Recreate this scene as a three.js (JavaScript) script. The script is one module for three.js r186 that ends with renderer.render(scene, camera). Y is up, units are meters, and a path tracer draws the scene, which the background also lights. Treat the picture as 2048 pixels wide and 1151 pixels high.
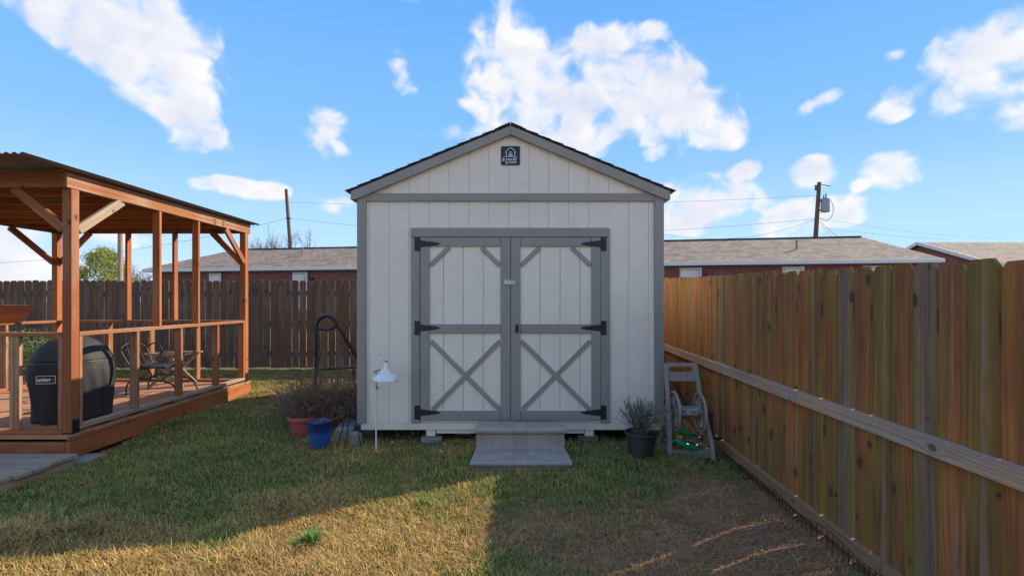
import * as THREE from 'three';
import { mergeGeometries } from 'three/addons/utils/BufferGeometryUtils.js';

// ───────────────────────── camera, sky, sun, exposure ─────────────────────────
const scene = new THREE.Scene();
const EYE = 1.45;
const camera = new THREE.PerspectiveCamera(60.84, 2048 / 1151, 0.05, 1500);
camera.position.set(0, EYE, 0);
camera.lookAt(0, EYE, -10);
camera.setViewOffset(2048, 1151, 0, -26.5, 2048, 1151);
camera.updateProjectionMatrix();
const renderer = new THREE.WebGLRenderer();
renderer.toneMapping = THREE.LinearToneMapping;
renderer.toneMappingExposure = 1.44;
renderer.shadowMap.enabled = true;

const SUN_AZ = 31 * Math.PI / 180, SUN_EL = 33 * Math.PI / 180;   // from +x towards -z
const sunDir = new THREE.Vector3(Math.cos(SUN_EL) * Math.cos(SUN_AZ), Math.sin(SUN_EL), -Math.cos(SUN_EL) * Math.sin(SUN_AZ));
const sun = new THREE.DirectionalLight(new THREE.Color(1.0, 0.87, 0.70), 5.0);
sun.position.copy(sunDir).multiplyScalar(60);
sun.castShadow = true;
sun.shadow.mapSize.set(4096, 4096);
Object.assign(sun.shadow.camera, { left: -40, right: 40, top: 40, bottom: -40, near: 1, far: 160 });
scene.add(sun, sun.target);

// ───────────────────────── noise ─────────────────────────
function rng(seed) { let a = seed >>> 0; return () => { a = (a + 0x6D2B79F5) >>> 0; let t = a; t = Math.imul(t ^ (t >>> 15), t | 1); t ^= t + Math.imul(t ^ (t >>> 7), t | 61); return ((t ^ (t >>> 14)) >>> 0) / 4294967296; }; }
function hash(x, y, s) { let h = Math.imul(x, 374761393) ^ Math.imul(y, 668265263) ^ Math.imul(s, 1274126177); h = Math.imul(h ^ (h >>> 13), 1274126177); return ((h ^ (h >>> 16)) >>> 0) / 4294967296; }
function vn(x, y, s = 0) {
  const xi = Math.floor(x), yi = Math.floor(y), fx = x - xi, fy = y - yi;
  const u = fx * fx * fx * (fx * (fx * 6 - 15) + 10), v = fy * fy * fy * (fy * (fy * 6 - 15) + 10);
  const a = hash(xi, yi, s), b = hash(xi + 1, yi, s), c = hash(xi, yi + 1, s), d = hash(xi + 1, yi + 1, s);
  return a + (b - a) * u + (c - a) * v + (a - b - c + d) * u * v;
}
function fbm(x, y, s = 0, o = 4) { let t = 0, a = 0.5, n = 0; for (let i = 0; i < o; i++) { t += a * vn(x, y, s + i * 17); n += a; a *= 0.5; const nx = 1.6 * x - 1.2 * y + 3.1; y = 1.2 * x + 1.6 * y + 7.7; x = nx; } return t / n; }
const clamp = (x, a = 0, b = 1) => Math.min(b, Math.max(a, x));
const sst = (a, b, x) => { const t = clamp((x - a) / (b - a)); return t * t * (3 - 2 * t); };
const mix = (a, b, t) => a + (b - a) * t;
const mix3 = (a, b, t) => [mix(a[0], b[0], t), mix(a[1], b[1], t), mix(a[2], b[2], t)];

// ───────────────────────── sky with broken fair-weather cloud ─────────────────────────
{
  const W = 4096, H = 2048, data = new Float32Array(W * H * 4);
  const F = 980, HZ = 602;
  const blobs = [];
  const put = (px, py, rx, ry, rot = 0, s = 1) => {
    const az = Math.atan((px - 1024) / F), el = Math.atan((HZ - py) / Math.hypot(F, px - 1024));
    const k = Math.cos(az);
    blobs.push([az * F, el * F, rx * k * k * 1.25 + 4, ry * k * 1.25 + 4, rot * Math.PI / 180, s]);
  };
  [[230, 20, 190, 75, 8], [330, 90, 120, 60, 25], [365, 165, 75, 48, 30], [270, 140, 100, 45, 35], [150, 40, 90, 50, 30], [60, -40, 160, 60],
   [395, 266, 68, 34, 20], [655, 272, 46, 40, 40], [480, 376, 75, 13, 6], [400, 366, 20, 9], [545, 381, 30, 12], [805, 148, 20, 34, -35, 0.85],
   [1030, 110, 80, 68], [1000, 190, 66, 48], [1030, 250, 62, 45], [1250, 180, 120, 78], [1150, 235, 120, 55], [1330, 215, 115, 62, 18], [1425, 248, 62, 34, 25], [1462, 270, 28, 20],
   [1190, 82, 66, 26, -10, 0.9], [1140, 275, 85, 34], [1300, 60, 42, 12, 10, 0.75], [955, 268, 55, 20, 0, 0.7],
   [1960, 120, 115, 62], [2040, 80, 70, 50], [1920, 200, 50, 30, 10], [1790, 205, 46, 26, -15], [1790, 109, 20, 9], [1640, 205, 42, 10, -18, 0.7], [2110, 130, 120, 70],
   [1490, 340, 27, 12, -10], [1630, 346, 42, 26], [1785, 341, 55, 27, 10], [1718, 370, 16, 8], [1303, 312, 20, 10, 0, 0.8],
   [1400, 398, 105, 36], [1340, 430, 80, 46], [1480, 400, 55, 22], [1620, 432, 90, 32, -8], [1690, 430, 36, 16], [1560, 450, 60, 22],
   [60, 530, 130, 16, 0, 0.75], [250, 480, 90, 16, 0, 0.6], [690, 412, 46, 12, 0, 0.8], [900, 420, 120, 30], [330, 448, 60, 10, 0, 0.6]].forEach((b) => put(...b));
  // the same kind of cloud goes on all round, extra added unseen to lift shade
  const r = rng(71);
  for (let i = 0; i < 120; i++) {
    const az = (r() * 2 - 1) * 2.9, el = 0.06 + Math.pow(r(), 1.3) * 1.15;
    if (Math.abs(az) < 0.92 && el < 0.60) continue;
    const n = 3 + Math.floor(r() * 5), sz = 45 + r() * 95;
    for (let k = 0; k < n; k++) blobs.push([az * F + (r() - 0.5) * sz * 2.8, el * F + (r() - 0.5) * sz * 0.9, sz * (0.7 + r() * 0.7), sz * (0.4 + r() * 0.4), (r() - 0.5) * 0.6, 1]);
  }
  const keep = new Float32Array(W * H).fill(1), R2 = Math.PI * 2;
  for (const [bu, bv, rx, ry, rot, st] of blobs) {   // soft union of the blobs
    const R = Math.max(rx, ry) * 1.3, cs = Math.cos(rot), sn = Math.sin(rot), kx = R2 / W * F, ky = Math.PI / H * F;
    const j0 = Math.max(H / 2, Math.floor((bv - R) / ky + H / 2)), j1 = Math.min(H - 1, Math.ceil((bv + R) / ky + H / 2)), i0 = Math.floor((bu - R) / kx + W / 4), i1 = Math.ceil((bu + R) / kx + W / 4);
    for (let j = j0; j <= j1; j++) for (let i = i0; i <= i1; i++) {
      const dx = (i + 0.5 - W / 4) * kx - bu, dy = (j + 0.5 - H / 2) * ky - bv, qx = (dx * cs - dy * sn) / (rx * 1.1), qy = (dx * sn + dy * cs) / (ry * 1.1), q = qx * qx + qy * qy;
      if (q < 1) keep[j * W + ((i % W) + W) % W] *= 1 - st * (1 - q);
    }
  }
  const top = [0.070, 0.262, 0.69], mid = [0.180, 0.400, 0.765], low = [0.37, 0.575, 0.81], hor = [0.56, 0.69, 0.82];
  const billow = (x, y, s, o) => { let t = 0, a = 0.5, n = 0; for (let i = 0; i < o; i++) { t += a * (1 - Math.abs(2 * vn(x, y, s + i * 13) - 1)); n += a; a *= 0.52; const nx = 1.7 * x - 1.1 * y + 5.2; y = 1.1 * x + 1.7 * y + 1.3; x = nx; } return t / n; };
  for (let j = 0; j < H; j++) {
    const el = ((j + 0.5) / H - 0.5) * Math.PI, e = Math.max(0, el), V = el * F, t = e / (Math.PI / 2);
    const base = t < 0.06 ? mix3(hor, low, t / 0.06) : t < 0.2 ? mix3(low, mid, sst(0, 1, (t - 0.06) / 0.14) * 0.6 + (t - 0.06) / 0.14 * 0.4) : mix3(mid, top, Math.min(1, (t - 0.2) / 0.24));
    for (let i = 0; i < W; i++) {
      const o = (j * W + i) * 4, m = 1 - keep[j * W + i];
      let c = base;
      if (m > 0.02 && el > 0) {
        let az = ((i + 0.5) / W - 0.25) * R2; if (az > Math.PI) az -= R2;
        const U = az * F, wx = (fbm(U / 70, V / 70, 5, 3) - 0.5) * 45, wy = (fbm(U / 70, V / 70, 9, 3) - 0.5) * 45;
        const dn = (x, y) => 0.82 * fbm(x / 44, y / 34, 23, 7) + 0.18 * billow(x / 56, y / 44, 83, 5);
        const n = dn(U + wx, V + wy), dens = m * 1.45 - 0.30 + (n - 0.52) * 2.9;
        const a = Math.pow(sst(-0.12, 1.25, dens), 1.2) * sst(0.0, 0.35, m);
        if (a > 0.004) {
          const lit = clamp(0.5 + (n - dn(U + wx + 16, V + wy + 12)) * 1.7), und = fbm((U + wx) / 120, (V + wy) / 60, 61, 4);
          const cc = mix3([0.45, 0.49, 0.62], [0.715, 0.70, 0.70], clamp(0.30 + 0.55 * lit + (und - 0.5) * 0.9 + 0.32 * (1 - sst(0.6, 1.4, dens))));
          c = mix3(base, cc, a * 0.97);
        }
      }
      data[o] = c[0]; data[o + 1] = c[1]; data[o + 2] = c[2]; data[o + 3] = 1;
    }
  }
  const sky = new THREE.DataTexture(data, W, H, THREE.RGBAFormat, THREE.FloatType);
  sky.mapping = THREE.EquirectangularReflectionMapping;
  sky.magFilter = sky.minFilter = THREE.LinearFilter;
  sky.colorSpace = THREE.LinearSRGBColorSpace;
  sky.needsUpdate = true;
  scene.background = sky;
  scene.environment = sky;
}

// ───────────────────────── textures and materials ─────────────────────────
function tex(W, H, fn, srgb = true, wrap = THREE.MirroredRepeatWrapping) {
  const d = new Uint8Array(W * H * 4);
  const enc = (v) => { v = clamp(v); return srgb ? Math.round(255 * (v <= 0.0031308 ? v * 12.92 : 1.055 * Math.pow(v, 1 / 2.4) - 0.055)) : Math.round(255 * v); };
  for (let y = 0; y < H; y++) for (let x = 0; x < W; x++) {
    const c = fn((x + 0.5) / W, (y + 0.5) / H), o = (y * W + x) * 4;
    if (typeof c === 'number') d[o] = d[o + 1] = d[o + 2] = enc(c); else { d[o] = enc(c[0]); d[o + 1] = enc(c[1]); d[o + 2] = enc(c[2]); }
    d[o + 3] = 255;
  }
  const t = new THREE.DataTexture(d, W, H, THREE.RGBAFormat);
  t.colorSpace = srgb ? THREE.SRGBColorSpace : THREE.NoColorSpace;
  t.wrapS = t.wrapT = wrap; t.magFilter = THREE.LinearFilter; t.minFilter = THREE.LinearMipmapLinearFilter; t.generateMipmaps = true; t.needsUpdate = true;
  return t;
}
const std = (o) => new THREE.MeshStandardMaterial(o);
// wood: wm × hm metres; tint(u,v,grain) may recolour. Returns a colour map whose darkness also serves as relief.
function woodTex(W, H, wm, hm, seed, light, dark, o = {}) {
  const r = rng(seed), knots = [];
  for (let i = 0; i < (o.knots ?? 3); i++) knots.push([r() * wm, r() * hm, 0.006 + r() * (o.knotSize ?? 0.014)]);
  const ringOff = r() * 50, ringK = o.ring ?? 55, lean = (r() - 0.5) * 0.02;
  return tex(W, H, (u, v) => {
    let x = u * wm, y = v * hm, kd = 0, halo = 0, push = 0;
    for (const [kx, ky, kr] of knots) {
      const dx = x - kx, dy = (y - ky) * 0.68, d = Math.hypot(dx, dy);
      if (d < kr * 7) {
        const f = Math.exp(-d * d / (kr * kr * 7));
        push += f * kr * 3.2 * Math.sign(dx || 1) * (1 - Math.exp(-Math.abs(dx) / kr));
        kd = Math.max(kd, 1 - sst(kr * 0.75, kr * 1.15, d + (vn(x * 300, y * 200, seed) - 0.5) * kr * 0.5));
        halo = Math.max(halo, Math.exp(-d * d / (kr * kr * 3)));
      }
    }
    const xx = x - push + lean * y + (fbm(x * 5, y * 0.9, seed + 3, 3) - 0.5) * 0.06;
    const ring = 0.5 + 0.5 * Math.sin((xx * ringK + fbm(xx * 20, y * 0.7, seed + 5, 2) * 3) * 6.283 + ringOff);
    const fib = fbm(xx * 420, y * 5, seed + 7, 3), streak = fbm(xx * (o.streakF ?? 38), y * (o.streakF ? 0.9 : 0.55), seed + 11, 4), blot = fbm(x * 9, y * 2.2, seed + 13, 4);
    let g = clamp((o.ringW ?? 0.36) * (1 - Math.pow(ring, 2.2)) + 0.34 * fib + 0.5 * streak - 0.12);
    let c = mix3(dark, light, clamp(g * 1.25));
    c = c.map((q) => q * (o.mottle ? 0.42 + 1.12 * blot : 0.78 + 0.44 * blot));
    if (o.tint) c = o.tint(u, v, c, { fib, streak, blot, x, y, ring });
    if (halo > 0) c = mix3(c, dark, halo * 0.45);
    if (kd > 0) c = mix3(c, o.knotColor ?? [dark[0] * 0.45, dark[1] * 0.4, dark[2] * 0.4], kd * 0.9);
    return c;
  });
}
const woodMat = (t, o = {}) => std({ map: t, bumpMap: t, bumpScale: o.bump ?? 0.0018, roughness: o.rough ?? 0.85, ...(o.extra || {}) });

// stained cedar of the covered deck
const cedarL = [0.45, 0.138, 0.036], cedarD = [0.19, 0.050, 0.014], greyW = [0.37, 0.29, 0.215];
const cedarTex = [1, 2, 3].map((s) => woodTex(256, 1024, 0.3, 2.4, 100 + s, cedarL.map((q) => q * [0, 1, 0.72, 1.12][s]), cedarD.map((q) => q * [0, 1, 0.8, 1.1][s]), { knots: 5, tint: (u, v, c, n) => mix3(c, [0.30, 0.17, 0.10], 0.5 * sst(0.56, 0.74, n.blot)) }));
const M = {};
M.cedar = cedarTex.map((t) => woodMat(t, { rough: 0.75 }));
M.cedarWorn = [4, 5].map((s) => woodMat(woodTex(256, 1024, 0.3, 2.4, 100 + s, [0.37, 0.145, 0.056], [0.16, 0.055, 0.022], { knots: 4, tint: (u, v, c, n) => mix3(c, greyW, 0.6 * sst(0.52, 0.70, n.streak * 0.5 + n.blot * 0.5)) })));
M.deck = [6, 7, 8].map((s) => woodMat(woodTex(256, 1024, 0.3, 2.4, 100 + s, [0.47, 0.235, 0.12], [0.25, 0.10, 0.045], { knots: 3 }), { rough: 0.7 }));
M.grey = [9, 10, 11].map((s) => woodMat(woodTex(256, 1024, 0.3, 2.4, 100 + s, [0.42, 0.335, 0.24], [0.19, 0.135, 0.09], { knots: 4, tint: (u, v, c, n) => mix3(c, [0.30, 0.17, 0.09], 0.4 * sst(0.5, 0.7, n.blot)) }), { bump: 0.003 }));
M.railGrey = [12, 13].map((s) => woodMat(woodTex(256, 1024, 0.3, 2.4, 100 + s, [0.47, 0.37, 0.285], [0.23, 0.155, 0.11], { knots: 3, tint: (u, v, c, n) => mix3(c, [0.42, 0.24, 0.12], 0.55 * sst(0.48, 0.66, n.blot)) }), { bump: 0.003 }));
M.kick = [woodMat(woodTex(256, 1024, 0.3, 2.4, 118, [0.36, 0.22, 0.12], [0.17, 0.095, 0.05], { knots: 3 }))];

// weathered pickets: stain, grey weathering and algae differ from board to board
function picketMat(i) {
  const r = rng(900 + i * 7), kind = [0, 3, 1, 0, 2, 0, 3, 0, 3, 0, 1, 0][i];
  const light = [[0.38, 0.140, 0.037], [0.32, 0.168, 0.042], [0.33, 0.23, 0.145], [0.44, 0.168, 0.044]][kind], dark = [[0.11, 0.036, 0.011], [0.10, 0.047, 0.013], [0.13, 0.082, 0.05], [0.125, 0.042, 0.012]][kind];
  const side = r(), am = 0.3 + Math.pow(r(), 1.2) * 0.7, gx = 0.25 + r() * 0.5, gw = 0.1 + r() * 0.16, gs = r();
  return woodMat(woodTex(192, 1024, 0.14, 1.8, 500 + i, light, dark, {
    knots: 2 + Math.floor(r() * 3), knotSize: 0.02, ring: kind === 1 ? 20 : 30, ringW: 0.24, streakF: 17, mottle: true, knotColor: [0.045, 0.035, 0.03],
    tint: (u, v, c, n) => {
      const wob = fbm(u * 3, v * 14, 40 + i, 3) - 0.5, st = fbm(u * 3.2 + i * 3, v * 0.9, 61 + i, 3), st2 = fbm(u * 9 + i, v * 1.3, 65 + i, 3);
      c = mix3(c, [0.12, 0.056, 0.036], 0.62 * sst(0.47, 0.72, st));                                  // dark rain stain
      c = mix3(c, [0.29, 0.205, 0.16], gs * 0.7 * sst(0.56, 0.70, st2) * sst(gw + 0.2, gw * 0.3, Math.abs(u - gx + wob * 0.3)));   // greyed streak
      const e = Math.max(sst(0.24, 0.0, u + wob * 0.3) * (side < 0.7 ? 1 : 0.2), sst(0.76, 1.0, u + wob * 0.3) * (side > 0.3 ? 1 : 0.2));
      const patch = fbm(u * 2.4 + i * 5, v * 4.5, 77 + i, 4), moss = clamp(e * am * 0.95 + 0.95 * sst(0.51, 0.66, patch + 0.05 * sst(0.52, 0.40, v + wob * 0.3)) * am) * clamp(0.35 + 0.9 * n.fib);
      return mix3(c, [0.180, 0.168, 0.020], clamp(moss * 0.68));
    },
  }), { bump: 0.0022 });
}
M.picket = Array.from({ length: 12 }, (_, i) => picketMat(i));
M.backPicket = Array.from({ length: 8 }, (_, i) => {
  const r = rng(300 + i), l = [[0.172, 0.095, 0.055], [0.155, 0.10, 0.066], [0.185, 0.09, 0.045]][i % 3];
  return woodMat(woodTex(128, 512, 0.14, 1.9, 700 + i, l, l.map((q) => q * 0.42), { knots: 2 + Math.floor(r() * 3), knotSize: 0.012, tint: (u, v, c, n) => mix3(c, [0.165, 0.13, 0.105], 0.6 * sst(0.48, 0.64, n.blot)) }));
});

// painted siding with embossed grain
const sidingBump = tex(512, 512, (u, v) => 0.5 + 0.55 * (fbm(u * 14, v * 170, 3, 3) - 0.5) + 0.35 * (fbm(u * 60, v * 60, 8, 2) - 0.5), false);
const paintBlot = (seed, c, k = 0.07) => tex(512, 512, (u, v) => { const n = (fbm(u * 6, v * 6, seed, 5) - 0.5) * k * 2 + (fbm(u * 90, v * 60, seed + 4, 2) - 0.5) * 0.06; return c.map((q) => q * (1 + n)); });
const creamT = paintBlot(41, [0.80, 0.728, 0.605]), trimT = paintBlot(43, [0.29, 0.275, 0.24], 0.1);
M.cream = std({ map: creamT, bumpMap: sidingBump, bumpScale: 0.0016, roughness: 0.62 });
M.trim = std({ map: trimT, bumpMap: sidingBump, bumpScale: 0.0014, roughness: 0.6 });
M.skirt = std({ map: paintBlot(47, [0.77, 0.70, 0.575], 0.12), bumpMap: sidingBump, bumpScale: 0.0012, roughness: 0.7 });
const shingleT = tex(512, 512, (u, v) => { const n = fbm(u * 120, v * 120, 3, 3), t = hash(Math.floor(u * 14 + Math.floor(v * 12) * 0.5), Math.floor(v * 12), 4); const q = (0.5 + n) * (0.75 + 0.5 * t); return [0.052 * q, 0.052 * q, 0.045 * q]; });
M.shingle = std({ map: shingleT, bumpMap: shingleT, bumpScale: 0.004, roughness: 0.95 });
M.black = std({ color: new THREE.Color(0.012, 0.013, 0.015), roughness: 0.5 });
M.blackGloss = std({ color: new THREE.Color(0.012, 0.013, 0.014), roughness: 0.32 });
M.steel = std({ color: new THREE.Color(0.5, 0.49, 0.46), metalness: 0.85, roughness: 0.42 });
const concT = tex(512, 512, (u, v) => { const a = fbm(u * 7, v * 7, 21, 5), b = fbm(u * 90, v * 90, 25, 3), s = fbm(u * 24, v * 3, 31, 3); const q = 0.78 + 0.30 * (a - 0.5) + 0.22 * (b - 0.5) + 0.16 * (s - 0.5); return [0.47 * q, 0.40 * q, 0.32 * q]; });
M.concrete = std({ map: concT, bumpMap: concT, bumpScale: 0.002, roughness: 0.9 });
const blockT = tex(256, 256, (u, v) => { const q = 0.6 + 0.5 * fbm(u * 9, v * 9, 51, 5) + 0.3 * (fbm(u * 70, v * 70, 53, 2) - 0.5); return [0.31 * q, 0.285 * q, 0.235 * q]; });
M.block = std({ map: blockT, bumpMap: blockT, bumpScale: 0.004, roughness: 0.95 });

// ───────────────────────── geometry helpers (x right, y up, d = depth away from the eye) ─────────────────────────
const used = {};
function numbered(n) { const k = used[n] = (used[n] ?? -1) + 1; return k ? `${n}_${String(k).padStart(3, '0')}` : n; }
const origin = new WeakMap();
function tag(o, label, category, group, kind) { if (label) o.userData.label = label; if (category) o.userData.category = category; if (group) o.userData.group = group; if (kind) o.userData.kind = kind; return o; }
function thing(name, label, category, x, y, d, group) {
  const g = new THREE.Group(); g.name = numbered(name); g.position.set(x, y, -d); scene.add(g); origin.set(g, new THREE.Vector3(x, y, -d));
  return tag(g, label, category, group);
}
// add a mesh whose own origin lies at world (x, y, d)
function put(name, geo, mat, parent, x = 0, y = 0, d = 0, q) {
  const m = new THREE.Mesh(geo, mat), w = new THREE.Vector3(x, y, -d); m.name = parent ? name : numbered(name);
  origin.set(m, w.clone());
  if (parent) { m.position.copy(w).sub(origin.get(parent)); parent.add(m); } else { m.position.copy(w); scene.add(m); }
  if (q) m.quaternion.copy(q);
  return m;
}
// box with chamfered edges; uv in metres, grain along the longest side
const R0 = rng(4242);
function cbox(w, h, d, c = 0.004, us = 0.3, vs = 2.4, seedOff = true) {
  c = Math.min(c, w * 0.3, h * 0.3, d * 0.3);
  const H = [w / 2, h / 2, d / 2], pos = [], nor = [], uv = [], idx = [];
  const ou = seedOff ? R0() * 7 : 0, ov = seedOff ? R0() * 7 : 0;
  const along = w >= h && w >= d ? 0 : h >= d ? 1 : 2;
  const vert = (p, n, ax) => {
    pos.push(...p); nor.push(...n);
    const others = [0, 1, 2].filter((k) => k !== ax);
    let a, b; if (others.includes(along)) { b = along; a = others.find((k) => k !== along); } else { [a, b] = others; }
    uv.push(p[a] / us + ou + ax * 0.37, p[b] / vs + ov); return pos.length / 3 - 1;
  };
  const ids = {};
  for (let ax = 0; ax < 3; ax++) for (const s of [-1, 1]) for (const s1 of [-1, 1]) for (const s2 of [-1, 1]) {
    const a = (ax + 1) % 3, b = (ax + 2) % 3, p = [0, 0, 0], n = [0, 0, 0];
    p[ax] = s * H[ax]; p[a] = s1 * (H[a] - c); p[b] = s2 * (H[b] - c); n[ax] = s;
    const sg = [0, 0, 0]; sg[ax] = s; sg[a] = s1; sg[b] = s2;
    ids[ax + ':' + sg.join()] = vert(p, n, ax);
  }
  const P = (i) => new THREE.Vector3(pos[i * 3], pos[i * 3 + 1], pos[i * 3 + 2]);
  const tri = (i, j, k) => { const a = P(i), n = P(j).sub(a).cross(P(k).sub(a)), m = P(i).add(P(j)).add(P(k)); if (n.dot(m) < 0) idx.push(i, k, j); else idx.push(i, j, k); };
  for (let ax = 0; ax < 3; ax++) for (const s of [-1, 1]) {
    const a = (ax + 1) % 3, b = (ax + 2) % 3, f = (s1, s2) => { const sg = [0, 0, 0]; sg[ax] = s; sg[a] = s1; sg[b] = s2; return ids[ax + ':' + sg.join()]; };
    tri(f(-1, -1), f(1, -1), f(1, 1)); tri(f(-1, -1), f(1, 1), f(-1, 1));
    for (const t of [-1, 1]) {                       // edge between axis ax side s and axis a side t
      const e = (axis, s2) => { const sg = [0, 0, 0]; sg[ax] = s; sg[a] = t; sg[b] = s2; return ids[axis + ':' + sg.join()]; };
      tri(e(ax, -1), e(ax, 1), e(a, 1)); tri(e(ax, -1), e(a, 1), e(a, -1));
    }
  }
  for (const x of [-1, 1]) for (const y of [-1, 1]) for (const z of [-1, 1]) { const k = [x, y, z].join(); tri(ids['0:' + k], ids['1:' + k], ids['2:' + k]); }
  const g = new THREE.BufferGeometry();
  g.setAttribute('position', new THREE.Float32BufferAttribute(pos, 3)); g.setAttribute('normal', new THREE.Float32BufferAttribute(nor, 3)); g.setAttribute('uv', new THREE.Float32BufferAttribute(uv, 2)); g.setIndex(idx);
  return g;
}
const pick = (a) => Array.isArray(a) ? a[Math.floor(R0() * a.length)] : a;
function box(name, mat, parent, x0, x1, y0, y1, d0, d1, c = 0.004, us, vs) { return put(name, cbox(Math.abs(x1 - x0), Math.abs(y1 - y0), Math.abs(d1 - d0), c, us, vs), pick(mat), parent, (x0 + x1) / 2, (y0 + y1) / 2, (d0 + d1) / 2); }
// bar of section w × t between two points; t is measured along the normal n
function bar(name, mat, parent, a, b, w, t, n = [0, 0, 1], c = 0.003) {
  const A = new THREE.Vector3(a[0], a[1], -a[2]), B = new THREE.Vector3(b[0], b[1], -b[2]), Y = B.clone().sub(A), L = Y.length(); Y.normalize();
  const N = new THREE.Vector3(...n), X = Y.clone().cross(N).normalize(), Z = X.clone().cross(Y);
  const q = new THREE.Quaternion().setFromRotationMatrix(new THREE.Matrix4().makeBasis(X, Y, Z));
  return put(name, cbox(w, L, t, c), pick(mat), parent, (a[0] + b[0]) / 2, (a[1] + b[1]) / 2, (a[2] + b[2]) / 2, q);
}
const v3 = (p) => new THREE.Vector3(p[0], p[1], -p[2]);
function tube(pts, r, seg = 24, rad = 8, closed = false) { return new THREE.TubeGeometry(new THREE.CatmullRomCurve3(pts.map(v3), closed, 'centripetal'), seg, r, rad, closed); }
function wire(name, mat, parent, pts, r, seg = 20, rad = 7, closed = false) {
  const g = tube(pts, r, seg, rad, closed), o = parent ? origin.get(parent) : new THREE.Vector3(); g.translate(-o.x, -o.y, -o.z);
  const m = new THREE.Mesh(g, mat); m.name = parent ? name : numbered(name); origin.set(m, o.clone()); (parent || scene).add(m); return m;
}
function lathe(pts, seg = 40) { return new THREE.LatheGeometry(pts.map((p) => new THREE.Vector2(p[0], p[1])), seg); }
function merged(list) { return mergeGeometries(list.map((g) => g.index ? g.toNonIndexed() : g), false); }
function planarUV(g, su, sv, ou = 0, ov = 0, ax = 'x', ay = 'y') {
  const p = g.attributes.position, uv = new Float32Array(p.count * 2), get = { x: (i) => p.getX(i), y: (i) => p.getY(i), z: (i) => p.getZ(i) };
  for (let i = 0; i < p.count; i++) { uv[i * 2] = get[ax](i) / su + ou; uv[i * 2 + 1] = get[ay](i) / sv + ov; }
  g.setAttribute('uv', new THREE.BufferAttribute(uv, 2)); return g;
}
function prism(pts, t, c = 0) {   // polygon in x,y extruded towards the eye by t, from its back at 0
  const s = new THREE.Shape(pts.map((p) => new THREE.Vector2(p[0], p[1])));
  return new THREE.ExtrudeGeometry(s, { depth: t - 2 * c, bevelEnabled: c > 0, bevelThickness: c, bevelSize: c, bevelOffset: -c, bevelSegments: 1 }).translate(0, 0, c);
}

// ───────────────────────── ground ─────────────────────────
const FENCE_X = (d) => 1.908 + 0.037 * d;
const dirtAmt = (x, d) => { const n = fbm(x * 1.3 + 4, d * 1.3, 201, 4) - 0.5, f = FENCE_X(d) - x;
  return clamp(sst(1.25, 0.25, f + n * 1.1) * sst(4.6, 3.6, d + n) + 0.85 * sst(0.85, 0.25, Math.hypot((x - 0.95) * 0.75, d - 2.85) * 0.72 + n * 0.7)); };
const greenAmt = (x, d) => { const n = 0.55 * fbm(x * 1.1, d * 1.1, 211, 4) + 0.45 * fbm(x * 3.4, d * 3.4, 217, 3), band = Math.exp(-Math.pow((d - 4.05) / 0.62, 2));
  return clamp(0.95 * sst(0.40, 0.60, n + 0.17 * band * (x < 1.3 ? 1 : 0.3) + 0.10 * sst(-2.6, -3.9, x) - 0.10 * sst(3.5, 2.7, d) - 0.05 * sst(-0.3, 0.6, x) * sst(3.9, 3.2, d) + 0.10 * sst(6.5, 8, d))); };
const groundY = (x, d) => (Math.abs(x) < 14 && d > -3 && d < 14) ? (fbm(x * 1.7, d * 1.7, 231, 3) - 0.5) * 0.035 + (fbm(x * 9, d * 9, 233, 2) - 0.5) * 0.012 - 0.075 * sst(-2.9, -3.8, x) * sst(5.9, 4.9, d) - 0.055 * sst(0.55, 0.15, FENCE_X(d) - x) * sst(5.2, 4.4, d) : 0;
{
  const lines = (a, b, step, out) => { const r = []; for (let x = a; x <= b + 1e-6; x += step) r.push(x); return [...out.map((q) => a - q).reverse(), ...r, ...out.map((q) => b + q)]; };
  const out = [1, 3, 8, 20, 60, 200, 600], xs = lines(-7, 3.2, 0.075, out), ds = lines(0.6, 11, 0.075, out);
  const pos = [], uv = [], col = [], idx = [];
  ds.forEach((d) => xs.forEach((x) => {
    pos.push(x, groundY(x, d), -d); uv.push(x / 2.2, d / 2.2);
    const q = 0.75 + 0.5 * fbm(x * 2.5, d * 2.5, 251, 3), dm = dirtAmt(x, d), g = greenAmt(x, d);
    const c = mix3(mix3([0.225, 0.150, 0.078], [0.10, 0.105, 0.035], g * 0.7), [0.37, 0.195, 0.105], dm);
    col.push(c[0] * q, c[1] * q, c[2] * q);
  }));
  const n = xs.length;
  for (let j = 0; j < ds.length - 1; j++) for (let i = 0; i < n - 1; i++) { const a = j * n + i; idx.push(a, a + 1, a + n + 1, a, a + n + 1, a + n); }
  const g = new THREE.BufferGeometry();
  g.setAttribute('position', new THREE.Float32BufferAttribute(pos, 3)); g.setAttribute('uv', new THREE.Float32BufferAttribute(uv, 2)); g.setAttribute('color', new THREE.Float32BufferAttribute(col, 3)); g.setIndex(idx); g.computeVertexNormals();
  const t = tex(1024, 1024, (u, v) => { const a = fbm(u * 26, v * 26, 261, 4), b = fbm(u * 190, v * 190, 265, 3), s = fbm(u * 90 + fbm(u * 9, v * 9, 3, 2) * 20, v * 240, 269, 2); const q = 0.42 + 0.5 * a + 0.55 * (b - 0.5) + 0.4 * s; return [q, q * 0.98, q * 0.95]; });
  const m = std({ map: t, bumpMap: t, bumpScale: 0.02, vertexColors: true, roughness: 1 });
  tag(put('ground', g, m), 'lawn soil of bare reddish dirt and dry thatch', 'ground', null, 'structure');
}
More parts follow.
